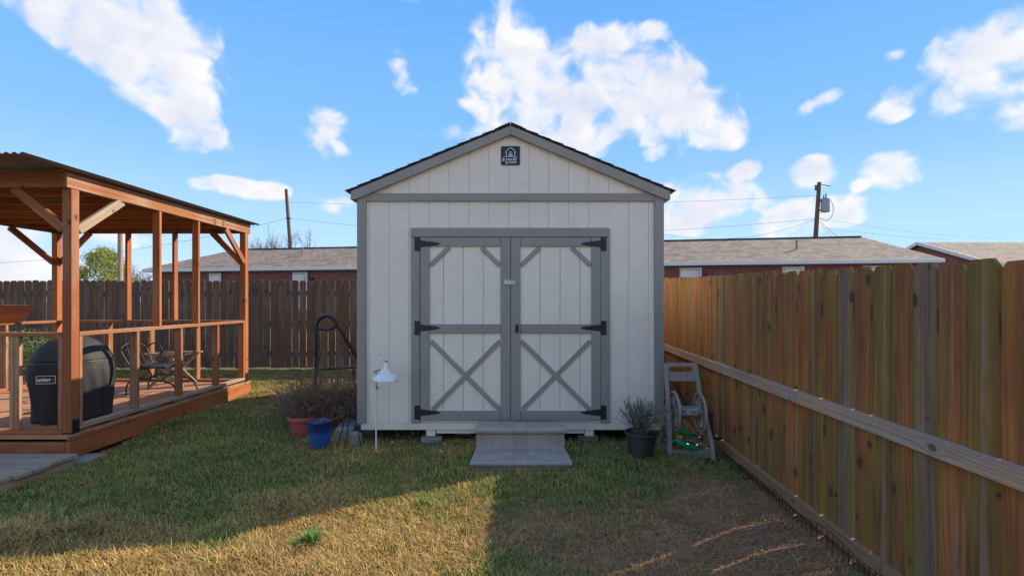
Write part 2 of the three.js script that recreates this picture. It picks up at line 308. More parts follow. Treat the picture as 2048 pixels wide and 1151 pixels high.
// grass blades and dry straw
function bladeTuft(seed, n, rad, hgt, lay, cols) {
  const r = rng(seed), pos = [], nor = [], col = [], idx = [];
  for (let i = 0; i < n; i++) {
    const a = r() * 6.283, d = Math.sqrt(r()) * rad, x0 = Math.cos(a) * d, z0 = Math.sin(a) * d, dir = r() * 6.283, L = hgt * (0.55 + r() * 0.8), w = 0.0011 + r() * 0.0012, ln = lay * (0.35 + r() * 0.9);
    const c = cols[Math.floor(r() * cols.length)], k = 0.7 + r() * 0.6, cx = Math.cos(dir), cz = Math.sin(dir), px = -cz * w, pz = cx * w, b = pos.length / 3;
    for (let s = 0; s < 4; s++) {
      const t = s / 3, run = L * ln * (t * 0.6 + t * t * 0.5), up = L * (t - 0.45 * ln * t * t) * (lay > 1.2 ? 0.35 : 1) - 0.006, ww = 1 - t * t * 0.95;
      for (const e of [-1, 1]) { pos.push(x0 + cx * run + px * e * ww, up + 0.002, z0 + cz * run + pz * e * ww); nor.push(-cx * 0.4, 0.9, -cz * 0.4); col.push(c[0] * k, c[1] * k, c[2] * k); }
    }
    for (let s = 0; s < 3; s++) { const o = b + s * 2; idx.push(o, o + 1, o + 3, o, o + 3, o + 2); }
  }
  const g = new THREE.BufferGeometry();
  g.setAttribute('position', new THREE.Float32BufferAttribute(pos, 3)); g.setAttribute('normal', new THREE.Float32BufferAttribute(nor, 3)); g.setAttribute('color', new THREE.Float32BufferAttribute(col, 3)); g.setIndex(idx);
  return g;
}
const STRAW = [[1, 0.86, 0.66], [1.08, 0.82, 0.55], [0.8, 0.6, 0.42], [1.1, 0.95, 0.75]], GREENS = [[1, 1, 1], [0.85, 1.0, 0.8], [1.5, 1.15, 0.9], [3.0, 1.65, 3.0], [2.6, 1.4, 2.4]];
{
  const kinds = [
    { name: 'dry_grass', label: 'dry straw coloured grass blades across the lawn', geos: [1, 2, 3].map((s) => bladeTuft(s, 24, 0.055, 0.042, 0.95, STRAW)), list: [] },
    { name: 'green_grass', label: 'short green grass growing in patches of the lawn', geos: [11, 12, 13].map((s) => bladeTuft(s, 24, 0.052, 0.040, 0.8, GREENS)), list: [] },
    { name: 'straw_thatch', label: 'flattened brown straw lying over bare soil', geos: [21, 22].map((s) => bladeTuft(s, 14, 0.07, 0.075, 1.5, STRAW)), list: [] },
  ];
  const r = rng(31);
  const blocked = (x, d) => (x < -4.06 && d > 4.5 && d < 7.75) || (x < -4.0 && d <= 4.55) || (x > -1.45 && x < 1.42 && d > 5.12 && d < 8.6) || (x > -0.36 && x < 0.53 && d > 4.10 && d < 4.8) || x > FENCE_X(d) - 0.06;
  for (let i = 0; i < 250000; i++) {
    const d = 1.5 + Math.pow(r(), 1.55) * 8.75, x = -8.2 + r() * 10.6;
    if (Math.abs(x) > d * 1.12 + 0.6 || blocked(x, d)) continue;
    const dm = dirtAmt(x, d), g = greenAmt(x, d), keep = r();
    const under = x > -1.62 && x < 1.62 && d > 4.75 ? 0.75 : 0;
    if (keep < dm * 0.95 || keep < under) { if (r() < 0.13) kinds[2].list.push([x, d, 0.8 + r() * 0.5, r()]); continue; }
    const k = r() < g * 0.80 + 0.14 ? 1 : (r() < 0.12 + dm * 0.4 ? 2 : 0);
    kinds[k].list.push([x, d, (0.5 + Math.pow(r(), 1.5) * 1.0) * (0.65 + 0.8 * fbm(x * 2.6, d * 2.6, 281, 3)) * (1 - dm * 0.35), r()]);
  }
  const mat = std({ vertexColors: true, roughness: 0.9, side: THREE.DoubleSide });
  const E = new THREE.Euler(), Q = new THREE.Quaternion(), MM = new THREE.Matrix4(), C = new THREE.Color();
  for (const k of kinds) k.geos.forEach((geo, gi) => {
    const L = k.list.filter((_, i) => i % k.geos.length === gi), im = new THREE.InstancedMesh(geo, mat, L.length);
    L.forEach(([x, d, s, t], i) => {
      E.set((hash(i, 1, gi) - 0.5) * 0.3, hash(i, 2, gi) * 6.283, (hash(i, 3, gi) - 0.5) * 0.3); Q.setFromEuler(E);
      MM.compose(new THREE.Vector3(x, groundY(x, d), -d), Q, new THREE.Vector3(s, s, s)); im.setMatrixAt(i, MM);
      const f = fbm(x * 2.2, d * 2.2, 291, 3), q = 0.75 + 0.5 * t;
      if (k.name === 'green_grass') C.setRGB(mix(0.125, 0.20, f) * q, mix(0.175, 0.235, f) * q, 0.036 * q); else if (k.name === 'dry_grass') C.setRGB(mix(0.39, 0.53, f) * q, mix(0.295, 0.41, f) * q, mix(0.115, 0.165, f) * q); else C.setRGB(0.44 * q, 0.285 * q, 0.165 * q);
      im.setColorAt(i, C);
    });
    im.name = numbered(k.name); tag(im, k.label, 'grass', null, 'stuff'); scene.add(im);
  });
}

// ───────────────────────── shed ─────────────────────────
const SX = (px) => (px - 1024) / 196, SY = (py) => EYE + (602 - py) / 196;
{
  const D0 = 5.0, D1 = 8.66, L = SX(715), Rr = SX(1327), CX = SX(1021);
  const shed = thing('storage_shed', 'white gabled garden shed with grey trim and double doors', 'shed', CX, 0, (D0 + D1) / 2);
  const yB = SY(845), yEave = 2.50, pitch = 0.41;
  const roofY = (x) => SY(262) - Math.abs(x - CX) * pitch;             // underside line of the rake
  // body behind the boards
  const body = [[L + 0.03, yB], [Rr - 0.03, yB], [Rr - 0.03, roofY(Rr - 0.03) - 0.02], [CX, roofY(CX) - 0.02], [L + 0.03, roofY(L + 0.03) - 0.02]].map(([x, y]) => [x - CX, y]);
  put('wall', planarUV(prism(body, D1 - D0 - 0.007), 1, 1), M.cream, shed, CX, 0, D1);
  // siding boards, one per groove interval, front and both sides
  const G0 = SX(1017.7), P = 0.2037, gap = 0.0028, doorL = SX(823), doorR = SX(1219), doorT = SY(456), bandT = SY(387), bandB = SY(403);
  const xL = SX(733) - 0.02, xR = SX(1308) + 0.02;
  const board = (x0, x1, y0, yTop) => {
    const a = Math.max(x0, xL) + gap, b = Math.min(x1, xR) - gap; if (b - a < 0.012) return;
    const pts = [[a, y0], [b, y0], [b, yTop(b)]]; if (a < CX && b > CX && yTop(CX) > Math.max(yTop(a), yTop(b)) + 1e-4) pts.push([CX, yTop(CX)]); pts.push([a, yTop(a)]);
    const m = (a + b) / 2, g = prism(pts.map(([x, y]) => [x - m, y - y0]), 0.014, 0.0025);
    put('siding_board', planarUV(g, 0.9, 0.9, R0() * 5, R0() * 5), M.cream, shed, m, y0, D0 + 0.014);
  };
  for (let k = -8; k < 8; k++) {
    const x0 = G0 + k * P, x1 = x0 + P, mid = (x0 + x1) / 2;
    board(x0, x1, bandT - 0.01, (x) => Math.max(bandT, roofY(x) - 0.015));
    if (mid > doorL && mid < doorR) board(x0, x1, doorT - 0.01, () => bandB + 0.01);
    else if (x0 < doorL && x1 > doorL) { board(x0, doorL + 0.02, yB, () => bandB + 0.01); board(doorL + 0.02 - 2 * gap, x1, doorT - 0.01, () => bandB + 0.01); }
    else if (x0 < doorR && x1 > doorR) { board(doorR - 0.02, x1, yB, () => bandB + 0.01); board(x0, doorR - 0.02 + 2 * gap, doorT - 0.01, () => bandB + 0.01); }
    else board(x0, x1, yB, () => bandB + 0.01);
  }
  for (const [sx, s] of [[L + 0.03, -1], [Rr - 0.03, 1]]) for (let k = 0; k < 18; k++) {
    const d = D0 + 0.1 + k * P; if (d + P > D1) break;
    box('siding_board', M.cream, shed, sx, sx + s * 0.014, yB, yEave - 0.03, d + gap, d + P - gap, 0.0025, 0.9, 0.9);
  }
  // trim
  box('corner_board', M.trim, shed, L, SX(733), yB - 0.003, roofY(L + 0.05) - 0.02, D0 - 0.024, D0 + 0.004, 0.003, 0.9, 0.9);
  box('corner_board', M.trim, shed, SX(1308), Rr, yB - 0.003, roofY(Rr - 0.05) - 0.02, D0 - 0.024, D0 + 0.004, 0.003, 0.9, 0.9);
  box('corner_board', M.trim, shed, L - 0.002, L + 0.02, yB - 0.003, yEave - 0.02, D0 + 0.006, D0 + 0.095, 0.003, 0.9, 0.9);
  box('corner_board', M.trim, shed, Rr - 0.02, Rr + 0.002, yB - 0.003, yEave - 0.02, D0 + 0.006, D0 + 0.095, 0.003, 0.9, 0.9);
  box('gable_band', M.trim, shed, SX(733) + 0.002, SX(1308) - 0.002, bandB, bandT, D0 - 0.022, D0 + 0.002, 0.003, 0.9, 0.9);
  for (const s of [-1, 1]) {   // rake boards, plumb cut at the ridge and the eave
    const ex = (CX + s * (SX(1338) - CX)), h = 0.088, yo = (x) => SY(254.5) - Math.abs(x - CX) * pitch;
    let pts = [[CX + s * 0.001, yo(CX)], [ex, yo(ex)], [ex, yo(ex) - h * 0.95], [ex - s * 0.05, yo(ex - s * 0.05) - h - 0.012], [CX + s * 0.001, yo(CX) - h]].map(([x, y]) => [x - CX, y]); if (s < 0) pts.reverse();
    put('rake_board', planarUV(prism(pts, 0.022, 0.002), 0.9, 0.9, R0(), R0()), M.trim, shed, CX, 0, D0 - 0.026);
    box('eave_fascia', M.trim, shed, ex - s * 0.022, ex, yo(ex) - h * 0.95, yo(ex) - 0.004, D0 - 0.024, D1 + 0.03, 0.003, 0.9, 0.9);
    // soffit closing the eave
    box('eave_soffit', M.trim, shed, s < 0 ? L - 0.02 : Rr + 0.004, ex - s * 0.022, yo(ex) - h * 0.95 + 0.004, yo(ex) - h * 0.95 + 0.014, D0 - 0.02, D1 + 0.02, 0.002, 0.9, 0.9);
    // roof: deck sheet, then lapped shingle courses
    const ang = Math.atan(pitch), run = Math.abs(SX(1343) - CX), len = run / Math.cos(ang), n = 13;
    const roof = put('roof', cbox(len, 0.014, D1 - D0 + 0.10, 0.002), M.shingle, shed, CX + s * run / 2, yo(CX + s * run / 2) + 0.009, (D0 - 0.035 + D1 + 0.065) / 2, new THREE.Quaternion().setFromAxisAngle(new THREE.Vector3(0, 0, 1), -s * ang));
    for (let k = 0; k < n; k++) {
      const w = len / n + 0.03, g = cbox(w, 0.011, D1 - D0 + 0.13, 0.003, 1, 1), c = new THREE.Mesh(g, M.shingle);
      c.name = 'shingle_course'; c.position.set(s * (-len / 2 + (k + 0.5) * len / n + 0.012), 0.0155 + 0.001 * (k % 2), 0.0); c.rotation.z = s * 0.06; roof.add(c);
    }
  }
for (const q of [-1, 1]) bar('ridge_cap', M.shingle, shed, [CX + q * 0.004, SY(254.5) + 0.032, (D0 + D1) / 2 + 0.015], [CX + q * 0.125, SY(254.5) + 0.032 - 0.125 * pitch, (D0 + D1) / 2 + 0.015], D1 - D0 + 0.14, 0.01, [0, 1, 0], 0.003);
  // skirt, skids
  box('skirt_board', M.skirt, shed, L + 0.035, Rr - 0.035, SY(859), yB - 0.002, D0 - 0.006, D0 + 0.03, 0.003, 0.9, 0.9);
  box('floor_joist', M.skirt, shed, SX(872), SX(1169), SY(867), SY(859) - 0.002, D0 + 0.012, D0 + 0.05, 0.003, 0.9, 0.9);
  for (const px of [861.5, 1179]) { box('skid', M.skirt, shed, SX(px) - 0.046, SX(px) + 0.046, SY(872), SY(859) - 0.002, D0 + 0.002, D1 - 0.02, 0.003, 0.9, 0.9); }
  for (const px of [740, 1300]) box('skid', M.skirt, shed, SX(px) - 0.046, SX(px) + 0.046, SY(872), SY(859) - 0.002, D0 + 0.35, D1 - 0.02, 0.003, 0.9, 0.9);
  // door casing
  const F = D0 - 0.024;
  box('door_casing', M.trim, shed, SX(823), SX(1219), SY(474), SY(456), F - 0.002, D0 + 0.004, 0.003, 0.9, 0.9);
  box('door_casing', M.trim, shed, SX(823), SX(840), SY(844.5), SY(474) - 0.002, F, D0 + 0.004, 0.003, 0.9, 0.9);
  box('door_casing', M.trim, shed, SX(1201), SX(1219), SY(844.5), SY(474) - 0.002, F, D0 + 0.004, 0.003, 0.9, 0.9);
  // doors
  for (const s of [-1, 1]) {
    const cx = SX(1021), X = (px) => s < 0 ? SX(px) : 2 * cx - SX(px);   // given for the left leaf, mirrored for the right
    const a = Math.min(X(841.5), X(1020.2)), b = Math.max(X(841.5), X(1020.2)), yT = SY(475.5), yBt = SY(839);
    const door = put('door', cbox(b - a, yT - yBt, 0.012, 0.002, 0.9, 0.9), M.cream, shed, (a + b) / 2, (yT + yBt) / 2, D0 + 0.004);
    tag(door, s < 0 ? 'left door leaf with three black strap hinges' : 'right door leaf with black pull and hasp');
    const gro = s < 0 ? [850, 886.9, 926.5, 966.6, 1012] : [1030, 1079.9, 1120, 1159.6, 1192];
    for (let k = 0; k < 4; k++) box('panel_board', M.cream, door, SX(gro[k]) + 0.003, SX(gro[k + 1]) - 0.003, yBt + 0.02, yT - 0.02, D0 - 0.012, D0 - 0.0025, 0.0022, 0.9, 0.9);
    const st = (n, x0, x1, y0, y1, f = 0) => box(n, M.trim, door, Math.min(x0, x1), Math.max(x0, x1), Math.min(y0, y1), Math.max(y0, y1), D0 - 0.030 - f, D0 - 0.0125, 0.0025, 0.9, 0.9);
    st('stile', X(841.5), X(859.6), yBt, yT); st('stile', X(1001.4), X(1020.2), yBt, yT, 0.001);
    st('rail', X(860), X(1001), yT, SY(493)); st('rail', X(860), X(1001), SY(647.5), SY(665.8)); st('rail', X(860), X(1001), SY(820), yBt);
    const dg = (n, p, q, f) => bar(n, M.trim, door, [X(p[0]), SY(p[1]), D0 - 0.019 - f], [X(q[0]), SY(q[1]), D0 - 0.019 - f], 0.044, 0.013, [0, 0, 1], 0.002);
    dg('corner_brace', [861, 530.5], [899, 495], 0); dg('corner_brace', [1000, 531], [963, 495], 0);
    if (s < 0) { dg('cross_brace', [1000, 681], [866, 817], 0.003); dg('cross_brace', [862, 681], [998, 817], 0); } else { dg('cross_brace', [1000, 681], [864, 817], 0.003); dg('cross_brace', [862, 681], [997, 817], 0); }
    for (const py of [488, 655, 823]) {   // strap hinges
      const y = SY(py), hx = X(841), pl = (px) => X(px) - hx;
      const plate = [[pl(830), -0.071], [pl(840.6), -0.071], [pl(840.6), 0.071], [pl(830), 0.071]], strap = [[pl(840.2), -0.036], [pl(872), -0.017], [pl(880), -0.007], [pl(880), 0.007], [pl(872), 0.017], [pl(840.2), 0.036]];
      if (s > 0) { plate.reverse(); strap.reverse(); }
      const gs = [prism(plate, 0.004, 0.001), prism(strap, 0.004, 0.001).translate(0, 0, 0.005)];
      const knuckle = new THREE.CylinderGeometry(0.006, 0.006, 0.142, 8).translate(pl(840.6), 0, 0.004); gs.push(knuckle);
      for (const [bx, by] of [[834.5, 0.05], [834.5, -0.05], [834.5, 0], [850, 0], [862, 0], [873, 0]]) gs.push(new THREE.SphereGeometry(0.0055, 6, 4).scale(1, 1, 0.6).translate(pl(bx), by, bx > 841 ? 0.0095 : 0.004));
      gs.forEach((g) => { for (const k of Object.keys(g.attributes)) if (!['position', 'normal'].includes(k)) g.deleteAttribute(k); });
      put('hinge', merged(gs), M.black, door, hx, y, F - 0.0015);
    }
    if (s > 0) {
      const h = merged([new THREE.BoxGeometry(0.028, 0.085, 0.006), new THREE.BoxGeometry(0.014, 0.03, 0.03).translate(0, 0, 0.014), new THREE.CylinderGeometry(0.016, 0.02, 0.014, 12).rotateX(Math.PI / 2).translate(0, 0, 0.03)]);
      put('pull_handle', h, M.black, door, SX(1034), SY(656.5), D0 - 0.034);
      const la = merged([new THREE.BoxGeometry(0.115, 0.042, 0.004), new THREE.CylinderGeometry(0.017, 0.017, 0.016, 14).rotateX(Math.PI / 2).translate(-0.026, 0, 0.008), new THREE.TorusGeometry(0.011, 0.003, 6, 14).translate(0.03, 0, 0.006)]);
      put('hasp_latch', la, M.steel, door, SX(1019), SY(564.5), D0 - 0.037);
    }
  }
  // maker's plate
  const cv = document.createElement('canvas'); cv.width = cv.height = 256; const c = cv.getContext('2d');
  c.fillStyle = '#17181c'; c.fillRect(0, 0, 256, 256); c.strokeStyle = '#e4e6ee'; c.fillStyle = '#e4e6ee'; c.lineWidth = 8; c.lineJoin = 'round';
  c.beginPath(); c.moveTo(70, 136); c.lineTo(70, 82); c.moveTo(186, 136); c.lineTo(186, 82); c.moveTo(56, 86); c.lineTo(78, 56); c.lineTo(102, 34); c.lineTo(128, 24); c.lineTo(154, 34); c.lineTo(178, 56); c.lineTo(200, 86); c.stroke();
  c.lineWidth = 5; c.strokeRect(107, 80, 42, 54); c.beginPath(); c.moveTo(128, 80); c.lineTo(128, 134); c.moveTo(107, 106); c.lineTo(149, 106); c.moveTo(107, 134); c.lineTo(128, 108); c.lineTo(149, 134); c.stroke();
  c.beginPath(); c.moveTo(14, 152); c.quadraticCurveTo(60, 134, 128, 136); c.quadraticCurveTo(200, 136, 246, 150); c.quadraticCurveTo(190, 143, 128, 144); c.quadraticCurveTo(60, 143, 14, 152); c.fill();
  c.font = 'bold 62px sans-serif'; c.textAlign = 'left'; c.save(); c.translate(14, 194); c.scale(1.14, 0.86); c.fillText('S', 0, 8); c.font = 'bold 56px sans-serif'; c.fillText('turdi', 42, 0); c.restore();
  c.save(); c.translate(56, 236); c.scale(1.2, 0.82); c.font = 'bold 60px sans-serif'; c.fillText('S', 0, 4); c.font = 'bold 44px sans-serif'; c.fillText('HED', 40, -6); c.restore();
  const ct = new THREE.CanvasTexture(cv); ct.colorSpace = THREE.SRGBColorSpace;
  const w = 0.192, rr = 0.012, sh = new THREE.Shape(); sh.moveTo(-w / 2 + rr, -w / 2); sh.lineTo(w / 2 - rr, -w / 2); sh.quadraticCurveTo(w / 2, -w / 2, w / 2, -w / 2 + rr); sh.lineTo(w / 2, w / 2 - rr); sh.quadraticCurveTo(w / 2, w / 2, w / 2 - rr, w / 2); sh.lineTo(-w / 2 + rr, w / 2); sh.quadraticCurveTo(-w / 2, w / 2, -w / 2, w / 2 - rr); sh.lineTo(-w / 2, -w / 2 + rr); sh.quadraticCurveTo(-w / 2, -w / 2, -w / 2 + rr, -w / 2);
  const pg = planarUV(new THREE.ExtrudeGeometry(sh, { depth: 0.004, bevelEnabled: false }), w, w, 0.5, 0.5);
  tag(put('sign_plate', pg, std({ map: ct, roughness: 0.4 }), shed, SX(1021), SY(311.5), D0 - 0.005), 'square black plate with a white barn drawing and lettering');
}

// precast concrete doorstep
{
  const st = thing('concrete_doorstep', 'grey precast concrete doorstep with two treads before the shed doors', 'doorstep', 0.078, 0, 4.6);
  // profile in (depth towards the eye, height): back, upper tread, nose, riser, lower tread, nose, base
  const prof = [[0.15, -0.05], [0.15, 0.276], [-0.055, 0.283], [-0.082, 0.277], [-0.098, 0.260], [-0.094, 0.238], [-0.066, 0.226], [-0.052, 0.212], [-0.060, 0.102], [-0.078, 0.084], [-0.385, 0.086], [-0.414, 0.080], [-0.432, 0.064], [-0.426, 0.046], [-0.398, 0.036], [-0.392, -0.05]];
  const wAt = [0.405, 0.405, 0.418, 0.424, 0.428, 0.424, 0.414, 0.408, 0.408, 0.414, 0.430, 0.436, 0.438, 0.434, 0.424, 0.424];
  const pos = [], idx = [], uv = [], n = prof.length;
  for (const s of [-1, 1]) prof.forEach(([z, y], i) => { pos.push(s * wAt[i], y, -z); uv.push(s * wAt[i] / 0.8, i * 0.09); });
  for (let i = 0; i < n; i++) { const j = (i + 1) % n; idx.push(i, n + i, n + j, i, n + j, j); }
  for (const s of [0, 1]) { const f = THREE.ShapeUtils.triangulateShape(prof.map((p) => new THREE.Vector2(p[0], p[1])), []); f.forEach(([a, b, c]) => s ? idx.push(n + a, n + b, n + c) : idx.push(a, c, b)); }
  let g = new THREE.BufferGeometry(); g.setAttribute('position', new THREE.Float32BufferAttribute(pos, 3)); g.setAttribute('uv', new THREE.Float32BufferAttribute(uv, 2)); g.setIndex(idx); g = g.toNonIndexed();
  { const p = g.attributes.position, e1 = new THREE.Vector3(), e2 = new THREE.Vector3(); const fix = []; for (let i = 0; i < p.count; i += 3) { fix.push(1); } }
  g = smoothFlat(g, 0.75);
  { const p = g.attributes.position, u = g.attributes.uv, nn = g.attributes.normal; for (let i = 0; i < p.count; i++) { if (Math.abs(nn.getX(i)) > 0.7) u.setXY(i, p.getZ(i) / 0.8, p.getY(i) / 0.8); else u.setXY(i, p.getX(i) / 0.8, (p.getY(i) - p.getZ(i)) / 0.8); } }
  put('steps', g, M.concrete, st, 0.078, 0, 4.6);
  put('stamped_plate', cbox(0.135, 0.058, 0.008, 0.003, 0.8, 0.8), std({ color: new THREE.Color(0.34, 0.325, 0.27), roughness: 0.9 }), st, 0.09, 0.178, 4.55);
}
function smoothFlat(g, crease) {   // normals averaged across edges flatter than the crease angle
  const p = g.attributes.position, map = new Map(), fn = [];
  const V = (i) => new THREE.Vector3().fromBufferAttribute(p, i);
  for (let i = 0; i < p.count; i += 3) { const n = V(i + 1).sub(V(i)).cross(V(i + 2).sub(V(i))); fn.push(n); }
  for (let i = 0; i < p.count; i++) { const k = [p.getX(i), p.getY(i), p.getZ(i)].map((q) => Math.round(q * 1e4)).join(); if (!map.has(k)) map.set(k, []); map.get(k).push(Math.floor(i / 3)); }
  const nor = new Float32Array(p.count * 3), cosC = Math.cos(crease);
  for (let i = 0; i < p.count; i++) { const k = [p.getX(i), p.getY(i), p.getZ(i)].map((q) => Math.round(q * 1e4)).join(), own = fn[Math.floor(i / 3)].clone().normalize(), s = new THREE.Vector3(); for (const f of map.get(k)) if (fn[f].clone().normalize().dot(own) > cosC) s.add(fn[f]); s.normalize(); nor.set([s.x, s.y, s.z], i * 3); }
  g.setAttribute('normal', new THREE.BufferAttribute(nor, 3)); return g;
}
// blocks under the shed
const paver = (label, x0, x1, y0, y1, d0, d1, turn = 0, group) => { const m = put('concrete_block', cbox(x1 - x0, y1 - y0, d1 - d0, 0.008, 0.4, 0.4), M.block, null, (x0 + x1) / 2, (y0 + y1) / 2, (d0 + d1) / 2); m.rotation.y = turn; return tag(m, label, 'block', group); };
paver('flat grey block carrying the shed skid left of the doorstep', -0.94, -0.73, -0.02, 0.062, 4.99, 5.38, 0.06);
paver('grey block lying flat behind the skid block under the shed', -0.62, -0.44, -0.02, 0.05, 5.3, 5.6, -0.05);
paver('grey block carrying the shed skid between doorstep and dark ribbed pot', 0.69, 0.90, -0.02, 0.062, 5.06, 5.45, -0.04);

// ───────────────────────── covered deck ─────────────────────────
{
  const XR = -4.14, XL = -7.15, DN = 4.6, DF = 7.69, YD = 0.2, P = 0.089, T = 0.038, yBeamT = 2.65, yBeamB = 2.51, yRail = 1.155;
  const deck = thing('covered_deck', 'stained cedar deck with corrugated metal roof and open railings', 'pergola', (XR + XL) / 2, 0, (DN + DF) / 2);
  // frame and boards
  const rim = (n, mat, ...a) => box(n, mat, deck, ...a, 0.004);
  rim('rim_board', M.cedar, XR - 0.02, XR + 0.018, -0.02, 0.14, DN - 0.04, DF + 0.04);
  rim('rim_board', M.cedar, XL, XR - 0.022, -0.015, 0.14, DN - 0.04, DN - 0.002);
  rim('rim_board', M.cedar, XL - 0.04, XL - 0.002, 0.0, 0.14, DN - 0.04, DF + 0.04);
  rim('rim_board', M.cedar, XL, XR - 0.022, 0.0, 0.14, DF + 0.002, DF + 0.04);
  for (let k = 0; k < 22; k++) { const d = DN - 0.06 + k * 0.1445, j = R0() * 0.012; box('deck_board', M.deck, deck, XL - 0.04, XR + 0.024 - j, YD - 0.032 + R0() * 0.002, YD, d, Math.min(d + 0.139, DF + 0.05), 0.004); }
  box('trim_board', M.cedar, deck, XR - 0.018, XR + 0.012, 0.143, 0.165, DN - 0.03, DF + 0.03, 0.003);
  for (let k = 0; k < 6; k++) box('rim_block', M.cedar, deck, XR - 0.13, XR - 0.05, YD + 0.001, YD + 0.028, DN + 0.3 + k * 0.5, DN + 0.48 + k * 0.5, 0.003);
  // posts
  const post = (x, d, y0 = YD + 0.002) => { const m = box('post', M.cedar, deck, x - P / 2, x + P / 2, y0, yBeamB - 0.002, d - P / 2, d + P / 2, 0.005); return m; };
  const pNR = post(XR - P / 2, DN + P / 2), pFR = post(XR - P / 2, DF - P / 2), pNL = post(XL + P / 2, DN + P / 2), pFL = post(XL + P / 2, DF - P / 2);
  for (const [p, d] of [[pNR, DN + P / 2], [pFR, DF - P / 2]]) {   // steel post bases
    const b = merged([new THREE.BoxGeometry(0.005, 0.13, 0.075), new THREE.CylinderGeometry(0.011, 0.011, 0.012, 6).rotateZ(Math.PI / 2).translate(0.006, 0.03, 0), new THREE.CylinderGeometry(0.011, 0.011, 0.012, 6).rotateZ(Math.PI / 2).translate(0.006, -0.02, 0)]);
    put('post_bracket', b, std({ color: new THREE.Color(0.03, 0.03, 0.033), metalness: 0.5, roughness: 0.45 }), p, XR + 0.0035, YD + 0.068, d);
  }
  box('post_foot', M.black, deck, XR - P - 0.003, XR + 0.001, YD + 0.0005, YD + 0.018, DN - 0.003, DN + P + 0.002, 0.001);
  // beams
  const beam = (...a) => box('beam', M.cedarWorn, deck, ...a, 0.004);
  beam(XR - T, XR, yBeamB, yBeamT, DN - 0.045, DF + 0.06); beam(XL, XL + T, yBeamB, yBeamT, DN - 0.045, DF + 0.06);
  box('beam', M.cedar, deck, XL - 0.1, XR - T - 0.002, yBeamB + 0.003, yBeamT - 0.002, DN - 0.04, DN - 0.002, 0.004);
  box('beam', M.cedar, deck, XL - 0.1, XR - T - 0.002, yBeamB + 0.003, yBeamT - 0.002, DF + 0.002, DF + 0.04, 0.004);
  box('beam', M.cedar, deck, XR - T * 2 - 0.004, XR - T - 0.003, yBeamB + 0.004, yBeamT - 0.004, DN + 0.002, DF - 0.002, 0.004);
  for (let k = 1; k < 7; k++) { const d = DN + k * (DF - DN) / 7; box('rafter', M.cedar, deck, XL + T + 0.002, XR - T * 2 - 0.006, yBeamB + 0.02, yBeamT - 0.005, d - T / 2, d + T / 2, 0.004); }
  for (const x of [-6.4, -5.65, -4.9]) box('purlin', M.cedar, deck, x - 0.045, x + 0.045, yBeamT + 0.001, yBeamT + 0.012, DN - 0.4, DF + 0.1, 0.004);
  box('purlin', M.cedar, deck, XR - 0.085, XR - 0.002, yBeamT + 0.001, yBeamT + 0.012, DN - 0.1, DF + 0.1, 0.004); box('purlin', M.cedar, deck, XL + 0.002, XL + 0.085, yBeamT + 0.001, yBeamT + 0.012, DN - 0.4, DF + 0.1, 0.004);
  // corrugated roofing sheets
  const zinc = tex(256, 256, (u, v) => { const n = fbm(u * 5, v * 5, 331, 4), s = fbm(u * 40, v * 3, 335, 3); const q = 0.7 + 0.5 * n + 0.3 * (s - 0.5); return [0.235 * q, 0.20 * q, 0.165 * q]; });
  const metal = std({ map: zinc, metalness: 0.35, roughness: 0.5, side: THREE.DoubleSide });
  const x0 = XL - 0.14, x1 = XR + 0.05, nS = 5, sw = (x1 - x0) / nS;
  for (let s = 0; s < nS; s++) {
    const pos = [], idx = [], uv = [], nx = 88, w = sw + 0.05, ds = [DN - 0.56, DN + 1, DF - 1, DF + 0.16];
    ds.forEach((d, j) => { for (let i = 0; i <= nx; i++) { const x = x0 + s * sw + (i / nx) * w; pos.push(x, yBeamT + 0.0235 + Math.cos((x - x0) / 0.0677 * 6.283) * 0.009 + (s % 2) * 0.0025 + 0.0 * j, -d); uv.push(x * 0.8, d * 0.4); } });
    for (let j = 0; j < ds.length - 1; j++) for (let i = 0; i < nx; i++) { const a = j * (nx + 1) + i; idx.push(a, a + 1, a + nx + 2, a, a + nx + 2, a + nx + 1); }
    const g = new THREE.BufferGeometry(); g.setAttribute('position', new THREE.Float32BufferAttribute(pos, 3)); g.setAttribute('uv', new THREE.Float32BufferAttribute(uv, 2)); g.setIndex(idx); g.computeVertexNormals();
    const o = origin.get(deck); g.translate(-o.x, -o.y, -o.z); const m = new THREE.Mesh(g, metal); m.name = 'roofing_sheet'; deck.add(m);
  }
  // knee braces
  const br = (a, b, mat, n) => bar('knee_brace', mat, deck, a, b, 0.086, T, n);
  br([XR - 0.02, 2.13, DN + 0.09], [XR - 0.02, 2.51, DN + 0.62], M.grey, [1, 0, 0]);
  br([XR - 0.02, 2.05, DF - 0.09], [XR - 0.02, 2.5, DF - 0.58], M.cedar, [1, 0, 0]);
  br([XR - 0.09, 2.13, DN + 0.025], [XR - 0.56, 2.52, DN + 0.025], M.cedarWorn, [0, 0, 1]);
  br([XR - 0.09, 2.05, DF - 0.03], [XR - 0.55, 2.52, DF - 0.03], M.cedar, [0, 0, 1]);
  br([XL + 0.03, 2.05, DF - 0.09], [XL + 0.03, 2.5, DF - 0.75], M.cedar, [1, 0, 0]);
  br([XL + 0.09, 2.05, DF - 0.03], [XL + 0.55, 2.52, DF - 0.03], M.cedar, [0, 0, 1]);
  // rails: flat cap and sole plate, studs between
  const cap = (...a) => box('top_rail', M.cedarWorn, deck, ...a, 0.004), sole = (mat, ...a) => box('sole_plate', mat, deck, ...a, 0.004);
  cap(XR - 0.088, XR - 0.001, yRail - T, yRail, DN + P + 0.002, DF - P - 0.002); sole(M.grey, XR - 0.088, XR - 0.001, YD + 0.03, YD + 0.03 + T, DN + P + 0.002, DF - P - 0.002);
